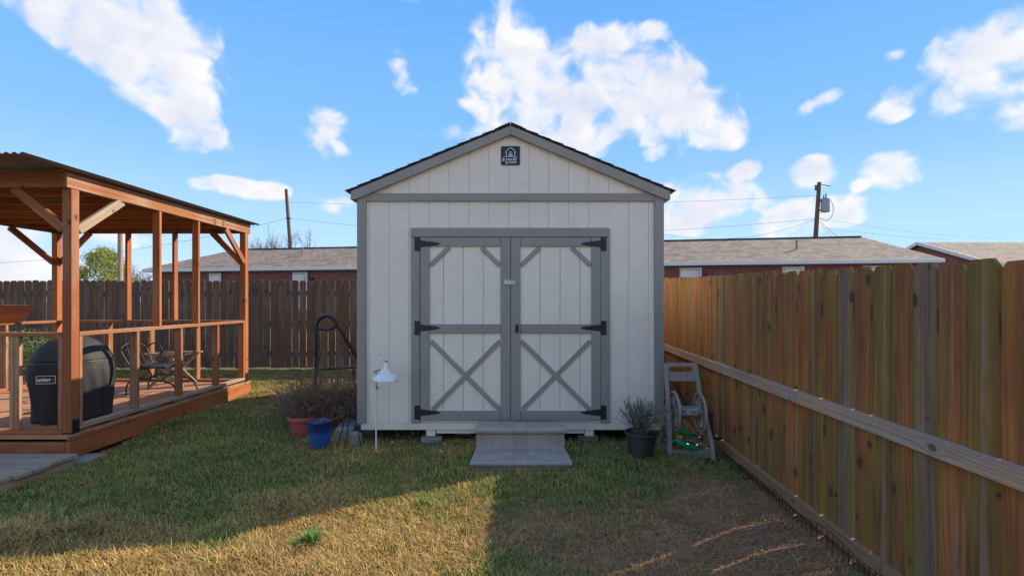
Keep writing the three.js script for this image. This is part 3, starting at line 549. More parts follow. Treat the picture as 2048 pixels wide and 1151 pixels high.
  cap(XL + P + 0.002, XR - P - 0.002, yRail - T, yRail, DF - 0.088, DF - 0.001); sole(M.cedar, XL + P + 0.002, XR - P - 0.002, YD + 0.002, YD + T, DF - 0.088, DF - 0.001);
  cap(XL + 0.001, XL + 0.088, yRail - T, yRail, DN + P + 0.002, DF - P - 0.002); sole(M.cedar, XL + 0.001, XL + 0.088, YD + 0.002, YD + T, DN + P + 0.002, DF - P - 0.002);
  cap(XL + 1.3, XR - P - 0.002, yRail - T, yRail, DN + 0.001, DN + 0.088); sole(M.cedar, XL + 1.3, XR - P - 0.002, YD + 0.002, YD + T, DN + 0.001, DN + 0.088);
  const stud = (mat, x0, x1, y0, y1, d0, d1) => box('stud', mat, deck, x0, x1, y0, y1, d0, d1, 0.004);
  const sy0 = YD + 0.07, sy1 = yRail - T - 0.001;
  for (const d of [5.43, 6.147, 6.913]) stud(M.cedarWorn, XR - P, XR - 0.003, sy0, sy1, d - T / 2, d + T / 2);
  stud(M.cedarWorn, XR - 0.045, XR - 0.003, sy0, sy1, DN + P + 0.003, DN + P + 0.04); stud(M.cedar, XR - P, XR - 0.003, sy0, sy1, DF - P - 0.04, DF - P - 0.003);
  for (const d of [5.775, 6.487]) stud(M.cedar, XR - P, XR - 0.003, yRail + 0.001, yBeamB - 0.001, d - T / 2, d + T / 2);
  for (const x of [-6.28, -5.63, -4.91]) stud(M.cedarWorn, x - T / 2, x + T / 2, YD + T + 0.001, sy1, DF - P, DF - 0.003);
  for (const x of [-5.99, -5.26]) stud(M.cedar, x - T / 2, x + T / 2, yRail + 0.001, yBeamB + 0.001, DF - P, DF - 0.003);
  for (const d of [5.5, 6.15, 6.85]) stud(M.cedarWorn, XL + 0.003, XL + P, YD + T + 0.001, sy1, d - T / 2, d + T / 2);
  stud(M.cedarWorn, -4.73, -4.635, YD + T + 0.001, sy1, DN + 0.004, DN + 0.042); stud(M.cedarWorn, XR - P - 0.045, XR - P - 0.003, YD + T + 0.001, sy1, DN + 0.004, DN + 0.06); stud(M.cedarWorn, -5.4, -5.31, YD + T + 0.001, sy1, DN + 0.004, DN + 0.042);
}
// weathered step planks in front of the deck
{
  const st = thing('plank_step', 'low weathered grey plank step beside the deck', 'step', -5.2, 0, 3.7);
  const y = 0.047;
  for (let k = 0; k < 12; k++) { const d = 4.52 - k * 0.147; box('plank', M.grey, st, -6.6, -4.0 + (R0() - 0.5) * 0.05, y - 0.036, y + (R0() - 0.5) * 0.004, d - 0.142, d, 0.005); }
  box('fascia_board', M.grey, st, -4.06, -4.022, -0.14, y - 0.038, 2.75, 4.5, 0.004); box('fascia_board', M.grey, st, -6.6, -4.062, -0.14, y - 0.038, 2.75, 2.79, 0.004);
  for (const x of [-6.3, -5.2]) box('bearer', M.grey, st, x - 0.02, x + 0.02, -0.14, y - 0.038, 2.8, 4.5, 0.004);
}
paver('pale concrete block under the corner of the cedar deck', -4.15, -3.93, -0.12, -0.024, 4.50, 4.76, 0.08);

// ───────────────────────── fences ─────────────────────────
function picketGeo(h, w, t, ear, cup = 0) {   // dog-eared board, slightly cupped across its width
  const eu = 0.5 - ear * 0.72 / w, us = [-0.5, -eu, -0.15, 0.15, eu, 0.5], pos = [], uv = [], n = us.length, row = (y, z) => us.forEach((u) => { const top = h - Math.max(0, (Math.abs(u) - 0.5 + ear * 0.72 / w) / (ear * 0.72 / w)) * ear; const Y = y > 0 ? top : 0; pos.push(u * w, Y, z + cup * (1 - 4 * u * u)); uv.push(u + 0.5, Y / 1.9); });
  row(0, t); row(1, t); row(0, 0); row(1, 0);
  const idx = [], q = (a, b, c, d) => idx.push(a, b, c, a, c, d);
  for (let k = 0; k < n - 1; k++) { q(k, k + 1, n + k + 1, n + k); q(2 * n + k + 1, 2 * n + k, 3 * n + k, 3 * n + k + 1); q(n + k, n + k + 1, 3 * n + k + 1, 3 * n + k); q(2 * n + k, 2 * n + k + 1, k + 1, k); }
  q(2 * n, 0, n, 3 * n); q(n - 1, 3 * n - 1, 4 * n - 1, 2 * n - 1);
  let g = new THREE.BufferGeometry(); g.setAttribute('position', new THREE.Float32BufferAttribute(pos, 3)); g.setAttribute('uv', new THREE.Float32BufferAttribute(uv, 2)); g.setIndex(idx);
  return smoothFlat(g.toNonIndexed(), 0.6);
}
{
  const fence = thing('right_fence'.replace('right_', 'mossy_picket_'), 'mossy reddish brown picket fence with grey middle rail beside the shed', 'fence', FENCE_X(4), 0, 4);
  const r = rng(77), ang = Math.atan(0.037), geos = Array.from({ length: 5 }, (_, i) => picketGeo(1.78, [0.142, 0.139, 0.144, 0.137, 0.141][i], 0.016, 0.034, [0.004, -0.003, 0.006, 0.002, -0.005][i]));
  let d = -1.6, last = -1; const gaps = [2.8, 3.12, 3.45, 4.75];   // boards that have shrunk apart
  while (d < 10.3) {
    const gi = Math.floor(r() * 5), top = 1.553 + 0.0315 * d + (r() - 0.5) * 0.02; let mi; do mi = Math.floor(r() * 12); while (mi === last); last = mi;
    const m = put('picket', geos[gi], M.picket[mi], fence, FENCE_X(d) + (r() - 0.5) * 0.006, top - 1.78, d);
    m.rotation.set(0, -Math.PI / 2 - ang + (r() - 0.5) * 0.04, (r() - 0.5) * 0.006, 'YXZ'); if (r() < 0.5) m.scale.x = -1;
    const next = d + 0.1452 + (r() < 0.1 ? 0.006 : 0); d = gaps.some((q) => q > d && q <= next) ? next + 0.013 : next;
  }
  const nail = new THREE.SphereGeometry(0.0042, 6, 4).scale(0.5, 1, 1), nails = [], fo = origin.get(fence);
  for (let q = -1.5; q < 8; q += 0.1452) for (const y of [1.26 + 0.028 * q, 1.345 + 0.028 * q, 0.28]) for (const e of [-0.04, 0.035]) nails.push(nail.clone().translate(FENCE_X(q) - 0.017 - fo.x + (r() - 0.5) * 0.003, y + (r() - 0.5) * 0.03, -(q + e + (r() - 0.5) * 0.02) - fo.z));
  { const m = new THREE.Mesh(merged(nails), std({ color: new THREE.Color(0.20, 0.17, 0.15), metalness: 0.6, roughness: 0.6 })); m.name = 'nail_heads'; m.userData.kind = 'stuff'; fence.add(m); }
  const rail = (n, mat, d0, d1, y0, y1, h) => bar(n, mat, fence, [FENCE_X(d0) - 0.030, y0, d0], [FENCE_X(d1) - 0.030, y1, d1], h, 0.038, [1, 0, 0], 0.004);
  rail('middle_rail', M.railGrey, -1.6, 0.9, 0.755, 0.768, 0.089); rail('middle_rail', M.railGrey[0], 0.904, 3.42, 0.768, 0.780, 0.089); rail('middle_rail', M.railGrey[1], 3.424, 6.0, 0.780, 0.802, 0.089); rail('middle_rail', M.railGrey[0], 6.004, 10.2, 0.802, 0.84, 0.089);
  rail('kick_board', M.kick, -1.6, 2.6, -0.025, 0.02, 0.09); rail('kick_board', M.kick, 2.604, 6.2, 0.02, 0.068, 0.09); rail('kick_board', M.kick, 6.204, 10.2, 0.068, 0.09, 0.09);
  const top = (d0, d1) => bar('outer_rail', M.kick, fence, [FENCE_X(d0) + 0.037, 1.32 + 0.03 * d0, d0], [FENCE_X(d1) + 0.037, 1.32 + 0.03 * d1, d1], 0.089, 0.038, [1, 0, 0], 0.004);
  top(-1.6, 4); top(4.003, 10.2);
}
{
  const D = 10.3, fence = thing('dark_picket_fence', 'dark weathered picket fence along the back of the yard', 'fence', -4, 0, D);
  const r = rng(79), geos = Array.from({ length: 4 }, (_, i) => picketGeo(1.83, [0.142, 0.138, 0.144, 0.140][i], 0.016, 0.032, [0.003, -0.003, 0.004, 0][i]));
  for (let x = -13.5; x < FENCE_X(D) - 0.05; x += 0.1515 + (r() - 0.5) * 0.005) {
    const m = put('picket', geos[Math.floor(r() * 4)], M.backPicket[Math.floor(r() * 8)], fence, x, 0.055 + (r() - 0.5) * 0.022, D + (r() - 0.5) * 0.006);
    m.rotation.set(0, (r() - 0.5) * 0.05, (r() - 0.5) * 0.012); if (r() < 0.5) m.scale.x = -1;
  }
  for (const y of [0.35, 1.0, 1.62]) for (let k = 0; k < 5; k++) box('rail', M.backPicket, fence, -13.5 + k * 3.1, -13.5 + k * 3.1 + 3.09, y - 0.045, y + 0.045, D + 0.004, D + 0.042, 0.004);
}
// black wire border along the fence foot
{
  const b = thing('wire_border', 'low black wire border edging along the mossy fence foot', 'edging', FENCE_X(3.2) - 0.1, 0, 3.2), gs = [], X = (d) => FENCE_X(d) - 0.095 + 0.012 * Math.sin(d * 7);
  const o = origin.get(b);
  for (let d = 1.4; d < 4.95; d += 0.05) { const y = 0.095 + 0.01 * Math.sin(d * 11); gs.push(tube([[X(d), -0.09, d], [X(d), y - 0.05, d + 0.004]], 0.0022, 1, 5)); }
  const g = merged(gs).translate(-o.x, -o.y, -o.z), m = new THREE.Mesh(g, M.black); m.name = 'upright_wires'; m.userData.kind = 'stuff'; b.add(m);
  for (const h of [0.042, -0.005]) { const p = []; for (let d = 1.4; d < 4.96; d += 0.1) p.push([X(d) - 0.003, h + 0.01 * Math.sin(d * 11), d]); wire('long_wire', M.black, b, p, 0.0026, 120, 5); }
}

// ───────────────────────── houses, poles and trees behind ─────────────────────────
const brickT = tex(512, 512, (u, v) => {
  const row = Math.floor(v * 16), x = u * 6 + (row % 2) * 0.5, col = Math.floor(x), fx = x - col, fy = v * 16 - row;
  const mortar = Math.min(fx * 0.215, (1 - fx) * 0.215, fy * 0.075, (1 - fy) * 0.075) < 0.006, h = hash(col % 6, row, 7), n = fbm(u * 60, v * 60, 5, 3);
  if (mortar) return [0.30 * (0.7 + n * 0.5), 0.25 * (0.7 + n * 0.5), 0.23 * (0.7 + n * 0.5)];
  const q = (0.6 + 0.6 * h) * (0.75 + 0.5 * n); return [0.235 * q, 0.058 * q, 0.05 * q];
}, true, THREE.RepeatWrapping);
M.brick = std({ map: brickT, bumpMap: brickT, bumpScale: 0.004, roughness: 0.9 });
const roofT = tex(1024, 1024, (u, v) => { const row = Math.floor(v * 28), x = u * 14 + hash(row, 1, 3) * 9, h = hash(Math.floor(x), row, 11), n = fbm(u * 160, v * 160, 13, 2), b = fbm(u * 5, v * 5, 17, 4), fy = v * 28 - row; const q = (0.65 + 0.55 * h) * (0.75 + 0.5 * n) * (0.7 + 0.6 * b) * (fy < 0.1 ? 0.6 : 1); return [0.262 * q, 0.198 * q, 0.146 * q]; }, true, THREE.RepeatWrapping);
M.houseRoof = std({ map: roofT, bumpMap: roofT, bumpScale: 0.006, roughness: 0.95 });
M.white = std({ color: new THREE.Color(0.72, 0.71, 0.69), roughness: 0.6 });
M.whiteDoor = std({ color: new THREE.Color(0.78, 0.79, 0.80), roughness: 0.5 });
function polyMesh(name, polys, mat, parent, uvOf) {   // flat polygons given by corner points (x,y,d)
  const pos = [], uv = [], o = origin.get(parent);
  for (const P of polys) { const V = P.map(v3), n = V[1].clone().sub(V[0]).cross(V[2].clone().sub(V[0])).normalize(); const ax = Math.abs(n.y) > 0.85 ? new THREE.Vector3(1, 0, 0) : new THREE.Vector3(0, 1, 0).cross(n).normalize(), ay = n.clone().cross(ax);
    for (let i = 1; i < V.length - 1; i++) for (const p of [V[0], V[i], V[i + 1]]) { pos.push(p.x - o.x, p.y - o.y, p.z - o.z); uv.push(p.dot(ax) / uvOf, p.dot(ay) / uvOf); } }
  const g = new THREE.BufferGeometry(); g.setAttribute('position', new THREE.Float32BufferAttribute(pos, 3)); g.setAttribute('uv', new THREE.Float32BufferAttribute(uv, 2)); g.computeVertexNormals();
  const m = new THREE.Mesh(g, mat); m.name = name; origin.set(m, o.clone()); parent.add(m); return m;
}
{
  // long hip roofed house, turned ten degrees
  const A = [-22.2, 29.4], u = [0.985, -0.174], v = [0.174, 0.985], LEN = 42.3, W = 8, yE = EYE + 1.92, yR = EYE + 3.45;
  const P = (s, t, y) => [A[0] + u[0] * s + v[0] * t, y, A[1] + u[1] * s + v[1] * t];
  const h = thing('brick_house', 'long red brick house with hipped brown shingle roof behind the fences', 'house', ...P(LEN / 2, W / 2, 0));
  polyMesh('roof', [[P(0, 0, yE), P(LEN, 0, yE), P(LEN - 1.5, W / 2, yR), P(3, W / 2, yR)], [P(LEN, 0, yE), P(LEN, W, yE), P(LEN - 1.5, W / 2, yR)], [P(LEN, W, yE), P(0, W, yE), P(3, W / 2, yR), P(LEN - 1.5, W / 2, yR)], [P(0, W, yE), P(0, 0, yE), P(3, W / 2, yR)]], M.houseRoof, h, 3.2);
  polyMesh('soffit', [[P(0, 0, yE - 0.17), P(0, W, yE - 0.17), P(LEN, W, yE - 0.17), P(LEN, 0, yE - 0.17)]], M.white, h, 1);
  const wq = (s0, t0, s1, t1, y0, y1) => [P(s0, t0, y0), P(s1, t1, y0), P(s1, t1, y1), P(s0, t0, y1)], e = 0.45, yT = yE - 0.172;
  polyMesh('wall', [wq(e, e, LEN - e, e, -0.1, yT), wq(LEN - e, e, LEN - e, W - e, -0.1, yT), wq(LEN - e, W - e, e, W - e, -0.1, yT), wq(e, W - e, e, e, -0.1, yT)], M.brick, h, 1.29);
  const yaw = -Math.atan2(0.174, 0.985), Q = new THREE.Quaternion().setFromAxisAngle(new THREE.Vector3(0, 1, 0), yaw);
  const on = (n, mat, s, t, y, w, hh, dd, par = h) => put(n, cbox(w, hh, dd, 0.008), mat, par, ...P(s, t, y), Q);
  on('fascia', M.white, LEN / 2, -0.02, yE - 0.085, LEN + 0.04, 0.17, 0.03); 
  for (const t of [0, LEN]) { const f = put('fascia', cbox(W, 0.17, 0.03, 0.006), M.white, h, ...P(t, W / 2, yE - 0.085), new THREE.Quaternion().setFromAxisAngle(new THREE.Vector3(0, 1, 0), yaw + Math.PI / 2)); }
  // ridge cap
  on('ridge_cap', M.shingle, LEN / 2 + 0.75, W / 2, yR + 0.012, LEN - 4.5, 0.05, 0.26);
  // doors on the yard side: find where along the wall each stands
  const sAt = (px) => { const k = (px - 1024) / 980; let s = 0; for (let i = 0; i < 60; i++) { const q = P(s, e, 0); s += (k * q[2] - q[0]) / (u[0] - k * u[1]); } return s; };
  const yDoor = EYE + 1.92 - 0.36;
  for (const [px, wd, hgt] of [[431, 0.95, 0], [600, 1.12, 0.03], [1380, 1.1, 0.03], [1586, 0.95, 0], [1747, 0.9, 0]]) {
    const s = sAt(px), dr = on('door', M.whiteDoor, s, e - 0.03, yDoor - 1.0, wd - 0.2, 2.0, 0.05);
    for (const q of [-1, 1]) on('door_frame', M.white, s + q * (wd / 2 - 0.055), e - 0.04, yDoor - 0.97, 0.09, 2.1, 0.09, dr);
    on('door_frame', M.white, s, e - 0.042, yDoor + 0.055, wd, 0.09, 0.092, dr);
    if (hgt) for (const q of [-0.2, 0.2]) for (const yy of [-0.42, -1.2]) on('door_panel', M.white, s + q, e - 0.06, yDoor + yy, 0.26, 0.55, 0.02, dr);
  }
  for (const px of [625, 1411]) on('wall_lantern', M.black, sAt(px), e - 0.1, yDoor - 0.32, 0.13, 0.24, 0.14);
  for (const [px, t] of [[560, 2.6], [1618, 1.9]]) { const s = sAt(px), y = yE + (yR - yE) * (t / (W / 2)); put('vent_pipe', new THREE.CylinderGeometry(0.05, 0.05, 0.5, 10), M.block, h, ...P(s, t, y + 0.2)); }
}
{
  // neighbouring gabled house
  const X0 = 25.2, Xe = 48, d0 = 25.4, dR = 30.1, d1 = 34.8, yE = EYE + 1.98, yR = EYE + 3.62;
  const h = thing('brick_house', 'red brick house with pale shingle gable roof beyond the mossy fence', 'house', (X0 + Xe) / 2, 0, dR);
  const ro = M.houseRoof;
  const sl = (yR - yE) / (dR - d0);
  polyMesh('roof', [[[X0 - 0.3, yE, d0], [Xe, yE, d0], [Xe, yR, dR], [X0 - 0.3, yR, dR]], [[Xe, yE, d1], [X0 - 0.3, yE, d1], [X0 - 0.3, yR, dR], [Xe, yR, dR]]], ro, h, 3.2);
  polyMesh('wall', [[[X0, 0, d1 - 0.4], [X0, 0, d0 + 0.4], [X0, yE + 0.4 * sl - 0.12, d0 + 0.4], [X0, yR - 0.12, dR], [X0, yE + 0.4 * sl - 0.12, d1 - 0.4]], [[X0, 0, d0 + 0.4], [Xe, 0, d0 + 0.4], [Xe, yE - 0.1, d0 + 0.4], [X0, yE - 0.1, d0 + 0.4]]], M.brick, h, 1.29);
  bar('rake_board', M.white, h, [X0 - 0.3, yE - 0.06, d0 - 0.01], [X0 - 0.3, yR - 0.06, dR], 0.2, 0.04, [1, 0, 0], 0.006);
  bar('rake_board', M.white, h, [X0 - 0.3, yR - 0.06, dR + 0.01], [X0 - 0.3, yE - 0.06, d1], 0.2, 0.04, [1, 0, 0], 0.006);
  box('fascia', M.white, h, X0 - 0.27, Xe, yE - 0.19, yE - 0.015, d0 - 0.03, d0 + 0.01, 0.006);
  polyMesh('soffit', [[[X0 - 0.28, yE - 0.18, d0 + 0.02], [X0 - 0.28, yE - 0.18, d0 + 0.45], [Xe, yE - 0.18, d0 + 0.45], [Xe, yE - 0.18, d0 + 0.02]]], M.white, h, 1);
}
const poleT = woodTex(128, 512, 0.6, 5, 801, [0.20, 0.135, 0.095], [0.085, 0.055, 0.04], { knots: 2, ring: 12 });
M.pole = woodMat(poleT, { bump: 0.004 }); M.polePale = woodMat(woodTex(128, 512, 0.6, 5, 803, [0.38, 0.31, 0.235], [0.2, 0.15, 0.11], { knots: 2, ring: 12 }), { bump: 0.004 });
M.insul = std({ color: new THREE.Color(0.10, 0.085, 0.075), roughness: 0.4 });
M.cable = std({ color: new THREE.Color(0.035, 0.035, 0.04), roughness: 0.6 });
{
  const at = (px, py, d) => [(px - 1024) / 980 * d, EYE + (602 - py) / 980 * d, d];
  const A = at(1639, 364, 36), B0 = at(1630, 500, 36), pole = thing('utility_pole', 'dark utility pole carrying a grey transformer behind the house', 'utility pole', B0[0] - 0.1, 0, 36);
  const pg = (a, r0, r1, h) => new THREE.CylinderGeometry(r1, r0, h, 12);
  const lean = (A[0] - B0[0]) / (A[1] - B0[1]), foot = [A[0] - lean * A[1], 0];
  const q = new THREE.Quaternion().setFromAxisAngle(new THREE.Vector3(0, 0, 1), -Math.atan(lean));
  put('shaft', pg(0, 0.19, 0.135, A[1]), M.pole, pole, (A[0] + foot[0]) / 2, A[1] / 2, 36, q);
  const tc = at(1651, 410, 35.75), tm = std({ color: new THREE.Color(0.30, 0.335, 0.36), roughness: 0.45, metalness: 0.2 });
  const tr = put('transformer', lathe([[0, -0.5], [0.27, -0.5], [0.29, -0.47], [0.29, 0.42], [0.305, 0.43], [0.305, 0.46], [0.27, 0.5], [0, 0.53]], 24), tm, pole, tc[0], tc[1], tc[2]);
  for (const [dx, dy, h] of [[-0.12, 0.62, 0.28], [0.04, 0.68, 0.42]]) put('bushing', lathe([[0, -h / 2], [0.04, -h / 2], [0.055, -h * 0.2], [0.03, -h * 0.1], [0.05, h * 0.1], [0.03, h * 0.2], [0.045, h * 0.35], [0, h / 2]], 10), M.insul, tr, tc[0] + dx, tc[1] + dy, tc[2]);
  for (const y of [0.3, -0.35]) box('bracket', M.insul, tr, tc[0] - 0.42, tc[0] - 0.25, tc[1] + y - 0.03, tc[1] + y + 0.03, tc[2] - 0.05, tc[2] + 0.25);
  const i1 = at(1632, 375, 36); put('insulator', lathe([[0, -0.2], [0.05, -0.2], [0.09, -0.1], [0.05, 0], [0.09, 0.08], [0.04, 0.2], [0, 0.22]], 10), M.insul, pole, i1[0], i1[1], 36);
  bar('cross_arm', M.insul, pole, at(1644, 369, 36), at(1661, 372, 36), 0.05, 0.05);
  wire('jumper_wire', M.cable, pole, [at(1662, 399, 35.7), at(1667, 415, 35.7), at(1664, 432, 35.7), at(1654, 441, 35.8), at(1640, 436, 36)], 0.018);
  const A2 = at(572, 378, 45), B2 = at(581, 500, 45), l2 = (A2[0] - B2[0]) / (A2[1] - B2[1]), f2 = A2[0] - l2 * A2[1];
  const p2 = thing('utility_pole', 'bare leaning utility pole behind the brick house roof', 'utility pole', f2, 0, 45);
  put('shaft', pg(0, 0.2, 0.14, A2[1]), M.pole, p2, (A2[0] + f2) / 2, A2[1] / 2, 45, new THREE.Quaternion().setFromAxisAngle(new THREE.Vector3(0, 0, 1), -Math.atan(l2)));
  { const i2 = at(574, 436, 44.8); box('bracket', M.insul, p2, i2[0] - 0.1, i2[0] + 0.3, i2[1] - 0.05, i2[1] + 0.05, 44.75, 44.95); }
  const p3 = thing('utility_pole', 'pale wooden pole beyond the back fence behind the deck roof', 'utility pole', (240 - 1024) / 980 * 25, 0, 25);
  put('shaft', new THREE.CylinderGeometry(0.105, 0.135, 6.1, 12), M.polePale, p3, (240 - 1024) / 980 * 25, 3.05, 25);
  const line = (label, a, b, sag, r = 0.016) => { const p = []; for (let i = 0; i <= 16; i++) { const t = i / 16; p.push([mix(a[0], b[0], t), mix(a[1], b[1], t) - sag * 4 * t * (1 - t), mix(a[2], b[2], t)]); } const m = wire('power_line', M.cable, null, p, r, 48, 5); tag(m, label, 'cable'); return m; };
  line('thick sagging cable between the two dark utility poles', at(1632, 437, 36), at(578, 436, 45), 1.25, 0.010);
  line('thin cable running high between the two dark utility poles', at(1633, 391, 36), at(574, 404, 45), 0.5, 0.009);
  line('drooping cable from the transformer pole to the shed side of the brick house roof', at(1631, 438, 36), at(1180, 425, 31), 1.55, 0.009);
  line('cable falling from the transformer pole onto the house roof', at(1640, 441, 36), at(1690, 482, 27.5), 0.1, 0.012);
  line('second cable falling beside it from the transformer pole to the roof', at(1640, 444, 36), at(1672, 481, 27.8), 0.05, 0.012);
  line('thin cable from the transformer pole over to the gabled house', at(1644, 455, 36), at(1905, 479, 36), 0.1, 0.009);
  line('faint cable running from the transformer pole past the gabled house', at(1640, 436, 36), at(2250, 470, 40), 0.8, 0.008);
  line('cable from the bare leaning pole out past the deck roof', at(574, 436, 45), at(-150, 530, 40), 1.0, 0.012);
}
// trees
function branchTree(r, pts, out, depth, a, dir, len, rad) {
  const segs = 3, path = [a.clone()]; let p = a.clone(), d = dir.clone();
  for (let i = 0; i < segs; i++) { d.add(new THREE.Vector3((r() - 0.5) * 0.35, (r() - 0.35) * 0.25, (r() - 0.5) * 0.35)).normalize(); p = p.clone().addScaledVector(d, len / segs); path.push(p); }
  out.push([path, rad]);
  if (depth > 0) for (let k = 0; k < 3 + Math.floor(r() * 2); k++) { const st = path[1 + Math.floor(r() * segs)], nd = d.clone().add(new THREE.Vector3((r() - 0.5) * 1.7, (r() - 0.3) * 0.9, (r() - 0.5) * 1.7)).normalize(); branchTree(r, pts, out, depth - 1, st, nd, len * (0.55 + r() * 0.25), rad * 0.55); }
  else pts.push(...path.slice(1));
}
function branchGeo(list, radial = 4) { return merged(list.map(([p, rad]) => { const g = new THREE.TubeGeometry(new THREE.CatmullRomCurve3(p), p.length * 2, rad, radial, false), q = g.attributes.position, n = p.length * 2; for (let i = 0; i <= n; i++) { const k = 1 - 0.5 * i / n, c = new THREE.CatmullRomCurve3(p).getPointAt(i / n); for (let j = 0; j <= radial; j++) { const id = i * (radial + 1) + j; q.setXYZ(id, c.x + (q.getX(id) - c.x) * k, c.y + (q.getY(id) - c.y) * k, c.z + (q.getZ(id) - c.z) * k); } } return g; })); }
function leafGeo(r, centers, n, spread, size, cols) {
  const pos = [], nor = [], col = [], c = new THREE.Vector3(), e = new THREE.Vector3(), f = new THREE.Vector3();
  for (let i = 0; i < n; i++) {
    const b = centers[Math.floor(r() * centers.length)]; c.set(b.x + (r() + r() - 1) * spread, b.y + (r() + r() - 1) * spread * 0.8, b.z + (r() + r() - 1) * spread);
    e.set(r() - 0.5, r() - 0.5, r() - 0.5).normalize(); f.set(r() - 0.5, r() - 0.5, r() - 0.5).cross(e).normalize(); const s = size * (0.6 + r() * 0.8), nn = e.clone().cross(f), k = cols[Math.floor(r() * cols.length)], q = 0.75 + r() * 0.5;
    for (const [a, b2] of [[-1, 0], [0, -0.45], [1, 0], [-1, 0], [1, 0], [0, 0.45]]) { pos.push(c.x + e.x * a * s + f.x * b2 * s, c.y + e.y * a * s + f.y * b2 * s, c.z + e.z * a * s + f.z * b2 * s); nor.push(nn.x, nn.y, nn.z); col.push(k[0] * q, k[1] * q, k[2] * q); }
  }
  const g = new THREE.BufferGeometry(); g.setAttribute('position', new THREE.Float32BufferAttribute(pos, 3)); g.setAttribute('normal', new THREE.Float32BufferAttribute(nor, 3)); g.setAttribute('color', new THREE.Float32BufferAttribute(col, 3)); return g;
}
M.leaf = new THREE.MeshPhysicalMaterial({ vertexColors: true, roughness: 0.9, transmission: 0.35, thickness: 0, side: THREE.DoubleSide });
M.blade = std({ vertexColors: true, roughness: 0.95, side: THREE.DoubleSide });
M.twig = std({ color: new THREE.Color(0.15, 0.10, 0.07), roughness: 0.9 }); M.twigGrey = std({ color: new THREE.Color(0.19, 0.15, 0.125), roughness: 0.9 });
{
  const r = rng(501), px = (205 - 1024) / 980 * 30, t = thing('leafy_tree', 'round yellow green leafy tree beyond the back fence', 'tree', px, 0, 30), out = [], pts = [];
  for (let k = 0; k < 7; k++) branchTree(r, pts, out, 2, new THREE.Vector3(0, 0.9, 0), new THREE.Vector3((r() - 0.5) * 1.6, 1, (r() - 0.5) * 1.6).normalize(), 1.4, 0.06);
  const cen = []; for (let k = 0; k < 210; k++) { const a = r() * 6.283, y = r(), rad = 1.75 * Math.sqrt(Math.max(0, 1 - Math.pow((y - 0.30) / 0.70, 2))) * Math.sqrt(0.25 + 0.75 * r()); cen.push(new THREE.Vector3(Math.cos(a) * rad, 1.1 + y * 3.35 + (r() - 0.5) * 0.3, Math.sin(a) * rad)); }
  put('trunk', branchGeo([[[new THREE.Vector3(0, -0.1, 0), new THREE.Vector3(0.05, 0.5, 0), new THREE.Vector3(0, 1.2, 0.05)], 0.13], ...out], 5), M.twig, t, px, 0, 30);
  put('crown', leafGeo(r, cen, 17000, 0.42, 0.055, [[0.34, 0.36, 0.035], [0.28, 0.33, 0.04], [0.42, 0.37, 0.04], [0.20, 0.25, 0.04]]), M.leaf, t, px, 0, 30);
}
function bareTree(label, px, d, topPy, seed, w, rust) {
  const r = rng(seed), x = (px - 1024) / 980 * d, H = EYE + (602 - topPy) / 980 * d, t = thing('bare_tree', label, 'tree', x, 0, d), out = [], pts = [];
  const th = H * 0.45; out.push([[new THREE.Vector3(0, -0.1, 0), new THREE.Vector3(0.1, th * 0.5, 0), new THREE.Vector3(0, th, 0)], H * 0.022]);
  for (let k = 0; k < 9; k++) branchTree(r, pts, out, 3, new THREE.Vector3(0, th * (0.8 + r() * 0.2), 0), new THREE.Vector3((r() - 0.5) * 2.2 * w, 0.75 + r() * 0.3, (r() - 0.5) * 1.6).normalize(), H * 0.24, H * 0.0075);
  put('trunk', branchGeo(out.slice(0, 1), 8), M.twigGrey, t, x, 0, d); put('branches', branchGeo(out.slice(1), 3), M.twigGrey, t, x, 0, d);
  if (rust) put('last_leaves', leafGeo(r, pts, rust, 0.25, 0.05, [[0.20, 0.10, 0.05], [0.16, 0.09, 0.06]]), M.leaf, t, x, 0, d);
}
bareTree('wide leafless tree rising behind the brick house beside the leaning pole', 585, 46, 432, 511, 1.25, 500);
bareTree('small bare scrubby tree beside the yellow green tree', 282, 31, 522, 517, 1.0, 350);
bareTree('leafless twiggy treetop over the house roof near the deck', 512, 44, 462, 523, 0.8, 150);
{
  const r = rng(541), x = -8.45, d = 8.6, t = thing('leafy_shrub', 'green leafy shrub with bare vines behind the deck', 'shrub', x, 0, d), out = [], pts = [];
  for (let k = 0; k < 26; k++) branchTree(r, pts, out, 1, new THREE.Vector3((r() - 0.5) * 0.9, 0, (r() - 0.5) * 0.5), new THREE.Vector3((r() - 0.5), 1, (r() - 0.5)).normalize(), 0.55, 0.007);
  put('stems', branchGeo(out, 3), M.twigGrey, t, x, 0, d); put('foliage', leafGeo(r, pts, 2200, 0.12, 0.024, [[0.10, 0.20, 0.03], [0.16, 0.24, 0.04]]), M.leaf, t, x, 0, d);
}

